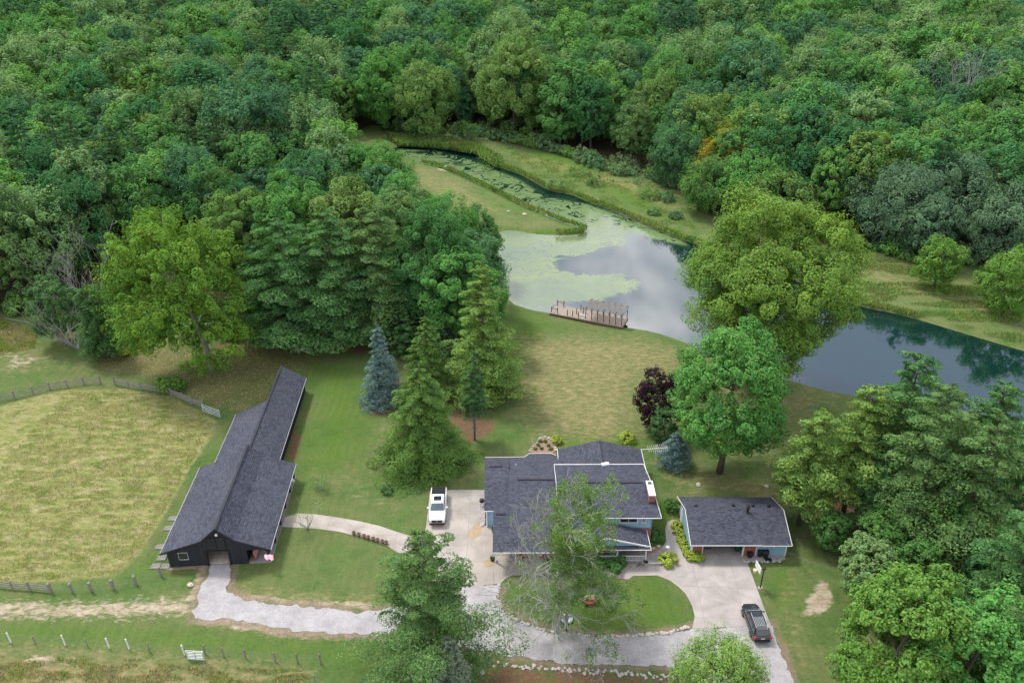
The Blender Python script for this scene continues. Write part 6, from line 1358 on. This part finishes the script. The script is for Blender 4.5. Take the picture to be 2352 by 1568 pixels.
for k in range(10):
    c = A_.lerp(B_, 0.28 + 0.075 * k); l = 0.75 - 0.035 * abs(k - 5); mb.beam(c + sd_ * l + Vector((0, 0, .1)), c - sd_ * l, 0.018)
mb.build('boom', M['white'], t)
# flag and striped banner on the barn porch
M['pink'] = simple('pink_fabric', (0.7, 0.3, 0.36), (0.75, 0.5, 0.56), 2.2, 0.8)
t = prop('flag', 'pink faded flag drooping from a short pole at the barn porch corner', 'flag', (-27.35, 65.9, 1.9), rad(3)); MB().tube([(-0.2, 0, -0.1), (0.55, -0.45, 0.35)], 0.02, 6).build('pole', M['white'], t)
mb = MB(); rows = []
for i in range(9):
    s = i / 8; rows.append([(-0.1 + s * 1.0, -0.15 - 0.2 * s + 0.07 * math.sin(i * 1.6), 0.12 + 0.02 * i + 0.05), (-0.05 + s * 1.05, -0.55 - 0.25 * s + 0.1 * math.sin(i * 1.6 + 1), -0.08 - 0.05 * math.sin(s * 3))])
v = [p for r in rows for p in r]; mb.add(v, [(2 * i, 2 * i + 1, 2 * i + 3, 2 * i + 2) for i in range(8)]); ob = mb.build('cloth', M['pink'], t); sm = ob.modifiers.new('thickness', 'SOLIDIFY'); sm.thickness = 0.02
t = prop('striped_banner', 'red and white striped banner leaning in the barn porch opening', 'banner', (-29.3, 66.6, 0.15), rad(3)); 
MB().box((0.25, 0.9, 0.8), (0.1, 1.5, 1.5), 0, rad(0)).build('board', M['red'], t, 0.02); mb = MB()
for k in range(6): mb.box((0.31, 0.25 + k * 0.26, 0.8), (0.02, 0.09, 1.3), 0, rad(18))
mb.build('stripes', M['white'], t)
# overhead cable
t = prop('overhead_cable', 'thin pale cable strung from the garage eave over the right lawn', 'cable', (29.4, 66.95, 0)); A_ = Vector((0, 0, 2.15)); B_ = P3(2060, 1352, 4.5) - Vector((29.4, 66.95, 0))
MB().tube([A_.lerp(B_, k / 14) - Vector((0, 0, 1.6 * (k / 14) * (1 - k / 14))) for k in range(15)], 0.008, 4).build('wire', M['old_wire'], t)
MB().box((0, 0, 2.15), (0.12, 0.14, 0.16)).build('bracket', M['galv'], t)
# vine with cream flowers on the pine trunk
p = P(1865, 1200); t = prop('climbing_vine', 'cream flowered vine climbing the thin pine trunk right of the garage', 'vine', (p[0] - 0.1, p[1] - 0.45, 0)); MB().tube([(0, 0, 0), (0.1, 0, 1.5), (0, 0, 3.4)], 0.05, 6).build('stem', M['bark'], t)
M['cream'] = leaf_mat('cream_flowers', [(0.6, 0.52, 0.3)], 0.5, tint=None)
k = 500; q = np.stack([RNG.normal(0, 0.28, k), RNG.normal(-0.1, 0.22, k), RNG.uniform(1.2, 4.4, k)], 1); leaf_object('flowers', q, RNG.normal(size=(k, 3)) + [0, -1, 1], RNG.uniform(0.05, 0.1, k), M['cream'], t)
# logs, pump, stump
def log(lab, u, v, L, r, rz):
    p = P(u, v); t = prop('fallen_log', lab, 'log', (p[0], p[1], r), rz); MB().tube([(-L / 2, 0, 0), (0, 0.03, 0.02), (L / 2, 0, 0)], [r, r * 0.95, r * 0.85], 10).build('trunk', M['bark_pale'], t, smooth=True); MB().tube([(L * 0.1, 0, r * 0.7), (L * 0.15, 0.1, r * 1.6)], r * 0.25, 6).build('stub', M['bark'], t)
log('short grey log lying on needles at the wood edge', 690, 806, 2.2, 0.28, -0.1); log('second shorter log beside the grey one at the wood edge', 706, 808, 1.4, 0.25, 0.2); log('thin pale pole lying in the far left rough grass', 40, 737, 6, 0.08, -0.35)
# stones
def stone_mesh(i):
    bm = bmesh.new(); bmesh.ops.create_icosphere(bm, subdivisions=2, radius=0.5)
    for v in bm.verts:
        n_ = mnoise.noise(v.co * 2.2 + Vector((i * 7.1, 0, 0))) * 0.22; v.co *= 1 + n_; v.co.z *= 0.65; v.co.z += 0.16
    me = bpy.data.meshes.new('stone'); bm.to_mesh(me); bm.free(); me.materials.append(M[['stone', 'stone_g', 'stone_p'][i % 3]]); return me
M['stone_g'] = simple('grey_stone', (0.3, 0.3, 0.3), (0.48, 0.47, 0.46), 1.7, 0.9, bump=0.4); M['stone_p'] = simple('pale_stone', (0.4, 0.35, 0.3), (0.54, 0.48, 0.43), 1.7, 0.9, bump=0.4)
M['slab_dark'] = simple('mossy_slab', (0.16, 0.155, 0.14), (0.25, 0.24, 0.22), 2, 0.95)
SM = [stone_mesh(i) for i in range(6)]
def stone(p, s, lab, group, name='edging_stone'):
    o = bpy.data.objects.new(name, random.choice(SM)); COL.objects.link(o); o.location = (p[0], p[1], 0.02); o.scale = (s * random.uniform(.8, 1.2), s * random.uniform(.8, 1.2), s * random.uniform(.7, 1.1)); o.rotation_euler = (0, 0, random.uniform(0, 6.28)); tag(o, lab, 'stone', group)
def stone_line(pts, stepm, s, lab, group, jit=0.1):
    pts = [Vector((*p, 0)) for p in pts]; acc = 0
    for a, b in zip(pts, pts[1:]):
        L = (b - a).length; d = acc
        while d < L:
            p = a.lerp(b, d / L); stone((p.x + random.uniform(-jit, jit), p.y + random.uniform(-jit, jit)), s * random.uniform(.75, 1.25), lab, group); d += stepm * random.uniform(.85, 1.2)
        acc = d - L
stone_line(W(R6, [(1066, 548), (1058, 620), (1080, 695), (1110, 725), (1160, 757), (1230, 790), (1300, 815), (1400, 842), (1500, 858), (1600, 868)]), 0.42, 0.38, 'rounded stone edging the left and lower rim of the island lawn', 'stones edging the left rim of the island lawn')
stone_line(W(R6, [(1620, 869), (1800, 874), (1950, 868), (2100, 858), (2200, 838), (2290, 808)]), 0.36, 0.42, 'pale stone edging the lower right rim of the island lawn', 'stones edging the right rim of the island lawn')
for k in range(95):
    f = k / 94; p = P(*R6(900 + f * 1340 + random.uniform(-15, 15), 1045 + f * 95 + random.uniform(-18, 20)))
    if k < 14 and random.random() < 0.5: continue
    stone(p, random.uniform(0.2, 0.42), 'loose stone in the long row below the gravel drive', 'stones in the row below the gravel drive')
stone_line(W(R3, [(700, 800), (760, 806), (850, 806), (905, 806), (945, 790), (952, 760)]), 0.4, 0.36, 'pale stone edging the pebble strip by the garage bins', 'stones edging the pebble strip')
stone_line(W(H1, [(585, 200), (620, 165), (650, 120), (700, 75), (760, 38), (820, 60), (860, 100), (885, 150), (895, 210)]), 0.5, 0.36, 'stone edging the rear mulch bed', 'stones edging the rear mulch bed')
stone_line(W(R2, [(640, 850), (680, 830), (700, 815)]), 0.35, 0.5, 'brown boulder at the foot of the pebble bed beside the drive', 'boulders beside the drive')
stone_line(W(H2, [(980, 1370), (1040, 1340), (1100, 1330)]), 0.5, 0.4, 'stone beside the dark path at the porch', 'stones beside the porch path')
for (u, v, s, lab) in [(1025, 386, 1.6, 'pale fire ring stone patch on the upper peninsula'), (1205, 494, 1.3, 'dark fire ring stone on the lower peninsula'), (1168, 487, 0.8, 'small pale stone on the peninsula lawn'), (1604, 1114, 0.7, 'rock on the brown lawn behind the garage'), (1108, 1545, 0.6, 'rock at the end of the stone row near the juniper'), (1760, 1118, 0.6, 'grey rock near the thin right pine'), (438, 1384 - 40, 0.7, 'flat rock near the barn corner fence')]:
    stone(P(u, v), s, lab, None, 'field_rock')
for k, (x, y) in enumerate([(180, 1255), (190, 1330), (150, 1385), (215, 1385), (235, 1130), (265, 1065)]):
    p = P(*R1(x, y)); o = MB().loft([[(a * 0.5, b * 0.4, 0) for a, b in ((-1, -1), (1, -0.9), (0.9, 1), (-0.8, 0.9))], [(a * 0.56, b * 0.42, 0.1) for a, b in ((-1, -1), (1, -0.9), (0.9, 1), (-0.8, 0.9))]]).build('paving_slab', M['slab_dark'], None, 0.03); o.location = (p[0], p[1], 0); tag(o, 'flat grey slab lying in the grass along the left barn wall', 'slab', 'slabs along the left barn wall')
# garage content
t = prop('bicycle', 'dark bicycle leaning inside the garage opening on the left', 'bicycle', (22.3, 68.6, 0.06), rad(20))
for s in (-0.5, 0.5): MB().tube([(s + 0.32 * math.cos(a), 0, 0.33 + 0.32 * math.sin(a)) for a in [k * 0.5236 for k in range(13)]], 0.03, 5, False).build('wheel', M['tyre'], t)
MB().tube([(-0.5, 0, 0.33), (-0.15, 0, 0.75), (0.35, 0, 0.8), (0.0, 0, 0.35), (-0.15, 0, 0.75)], 0.025, 6).tube([(0.5, 0, 0.33), (0.35, 0, 0.9), (0.3, 0.25, 0.95)], 0.025, 6).build('frame', M['red'], t); MB().box((-0.18, 0, 0.85), (0.25, 0.12, 0.06)).build('saddle', M['black'], t)
t = prop('garden_cart', 'dark green bin inside the garage opening on the right', 'bin', (25.9, 68.5, 0.06)); M['dk_green'] = simple('dark_green_plastic', (0.01, 0.06, 0.035), (0.02, 0.08, 0.05), 3, 0.5)
MB().loft([[(a * 0.25, b * 0.25, 0.05) for a, b in ((-1, -1), (1, -1), (1, 1), (-1, 1))], [(a * 0.34, b * 0.34, 0.95) for a, b in ((-1, -1), (1, -1), (1, 1), (-1, 1))]]).build('body', M['dk_green'], t, 0.03); MB().box((0, 0, 1.0), (0.72, 0.74, 0.07)).build('lid', M['dk_green'], t, 0.02)
t = prop('drain_cover', 'round grey drain cover on the concrete pad', 'drain cover', (*P(*R2(545, 633)), 0.045)); MB().lathe([(0.28, 0), (0.28, 0.015), (0.02, 0.018)], (0, 0, 0), 18).build('grate', M['pebble'], t); MB().lathe([(0.34, 0), (0.34, 0.01), (0.3, 0.012)], (0, 0, 0), 18).build('collar', M['dark_path'], t)

# ------------------------------------------------------------------ ground cover made of blades
def in_polys(n, poly, soft=0.0):
    A = np.array(poly); lo = A.min(0); hi = A.max(0); out = np.zeros((0, 2))
    while len(out) < n:
        q = RNG.uniform(lo, hi, (n * 2, 2)); d = sdf(q[:, 0], q[:, 1], poly); q = q[d > soft]; out = np.concatenate([out, q])
    return out[:n]
def blades(name, xy, hmin, hmax, mat, asp=0.22, lean=0.35):
    n = len(xy); s = RNG.uniform(hmin, hmax, n); p = np.concatenate([xy, (s * 0.85).reshape(-1, 1)], 1)
    nr = RNG.normal(size=(n, 3)); nr[:, 2] *= 0.2; ax = RNG.normal(size=(n, 3)) * lean; ax[:, 2] = 1.0
    o = leaf_object(name, p, nr, s, mat, None, asp, ax); tag(o, kind='stuff'); return o
M['hay_a'] = leaf_mat('straw_grass', [(0.40, 0.36, 0.19)], 0.35, patch=(0.24, 0.31, 0.06), patch_amt=0.9, tint=None)
def clump(xy, thr, sc=0.16, st=(1, 1)):
    return xy[np.array([mnoise.noise(Vector((x * sc * st[0], y * sc * st[1], 2.2))) for x, y in xy]) > thr]
vis_pad = [p for p in PADDOCK]
pp = in_polys(52000, [(max(x, -68), y) for x, y in vis_pad], 0.3)
blades('paddock_grass', clump(pp, -0.12, 1.1, (0.35, 1.3)), 0.07, 0.17, M['hay_a'])
lowf = WP([(-60, 1505), (330, 1515), (430, 1530), (700, 1538), (735, 1600), (-60, 1600)]); blades('rough_grass', clump(in_polys(16000, lowf), -0.1, 0.9, (0.35, 1.3)), 0.08, 0.2, M['hay_a'])
blades('rough_grass', in_polys(9000, WP([(-40, 728), (0, 735), (85, 762), (80, 800), (0, 815), (-60, 815)])), 0.12, 0.28, M['hay_a'])
# reeds and weeds along the banks and in the meadow
M['reed'] = leaf_mat('bank_weeds', [(0.2, 0.3, 0.08)], 0.12, patch=(0.30, 0.28, 0.12), patch_amt=0.5, tint=None)
def along(poly, n, off0, off1, cond):
    A = np.array(poly); B = np.roll(A, -1, 0); L = np.hypot(*(B - A).T); c = np.cumsum(L) / L.sum(); r = RNG.uniform(0, 1, n * 3); i = np.searchsorted(c, r); f = RNG.uniform(0, 1, n * 3)[:, None]
    p = A[i] * (1 - f) + B[i] * f; tdir = (B - A)[i] / np.maximum(L[i], 1e-6)[:, None]; nrm = np.stack([tdir[:, 1], -tdir[:, 0]], 1); p = p + nrm * RNG.uniform(-off1, off1, (n * 3, 1))
    d = sdf(p[:, 0], p[:, 1], poly); ok = (d < -off0) & (d > -off1) & cond(p[:, 0], p[:, 1]) ; return p[ok][:n]
far_bank = lambda x, y: ((y > 175) & (x > y * 0 - 4 - (y - 175) * 0.45)) | ((x > 35) & (y > 128)) | ((x > 10) & (y > 150))
blades('bank_weeds', along(POND, 15000, 0.15, 1.8, far_bank), 0.2, 0.6, M['reed'], 0.25)
tip = W(RP, [(120, 60), (400, 80), (640, 120), (800, 200), (760, 240), (640, 165), (430, 128), (180, 112)])
blades('bank_weeds', in_polys(9000, tip), 0.5, 1.1, M['reed'], 0.3)
mead = WP([(1160, 335), (1370, 395), (1580, 460), (1600, 540), (1400, 480), (1200, 400)]); blades('meadow_grass', clump(in_polys(14000, mead), 0.05, 0.3), 0.12, 0.3, M['reed'], 0.25)
fieldr = WP([(1990, 585), (2352, 650), (2352, 790), (1960, 690)]); blades('field_weeds', clump(in_polys(22000, fieldr), 0.0, 0.3, (0.3, 1.6)), 0.12, 0.32, M['reed'], 0.28)
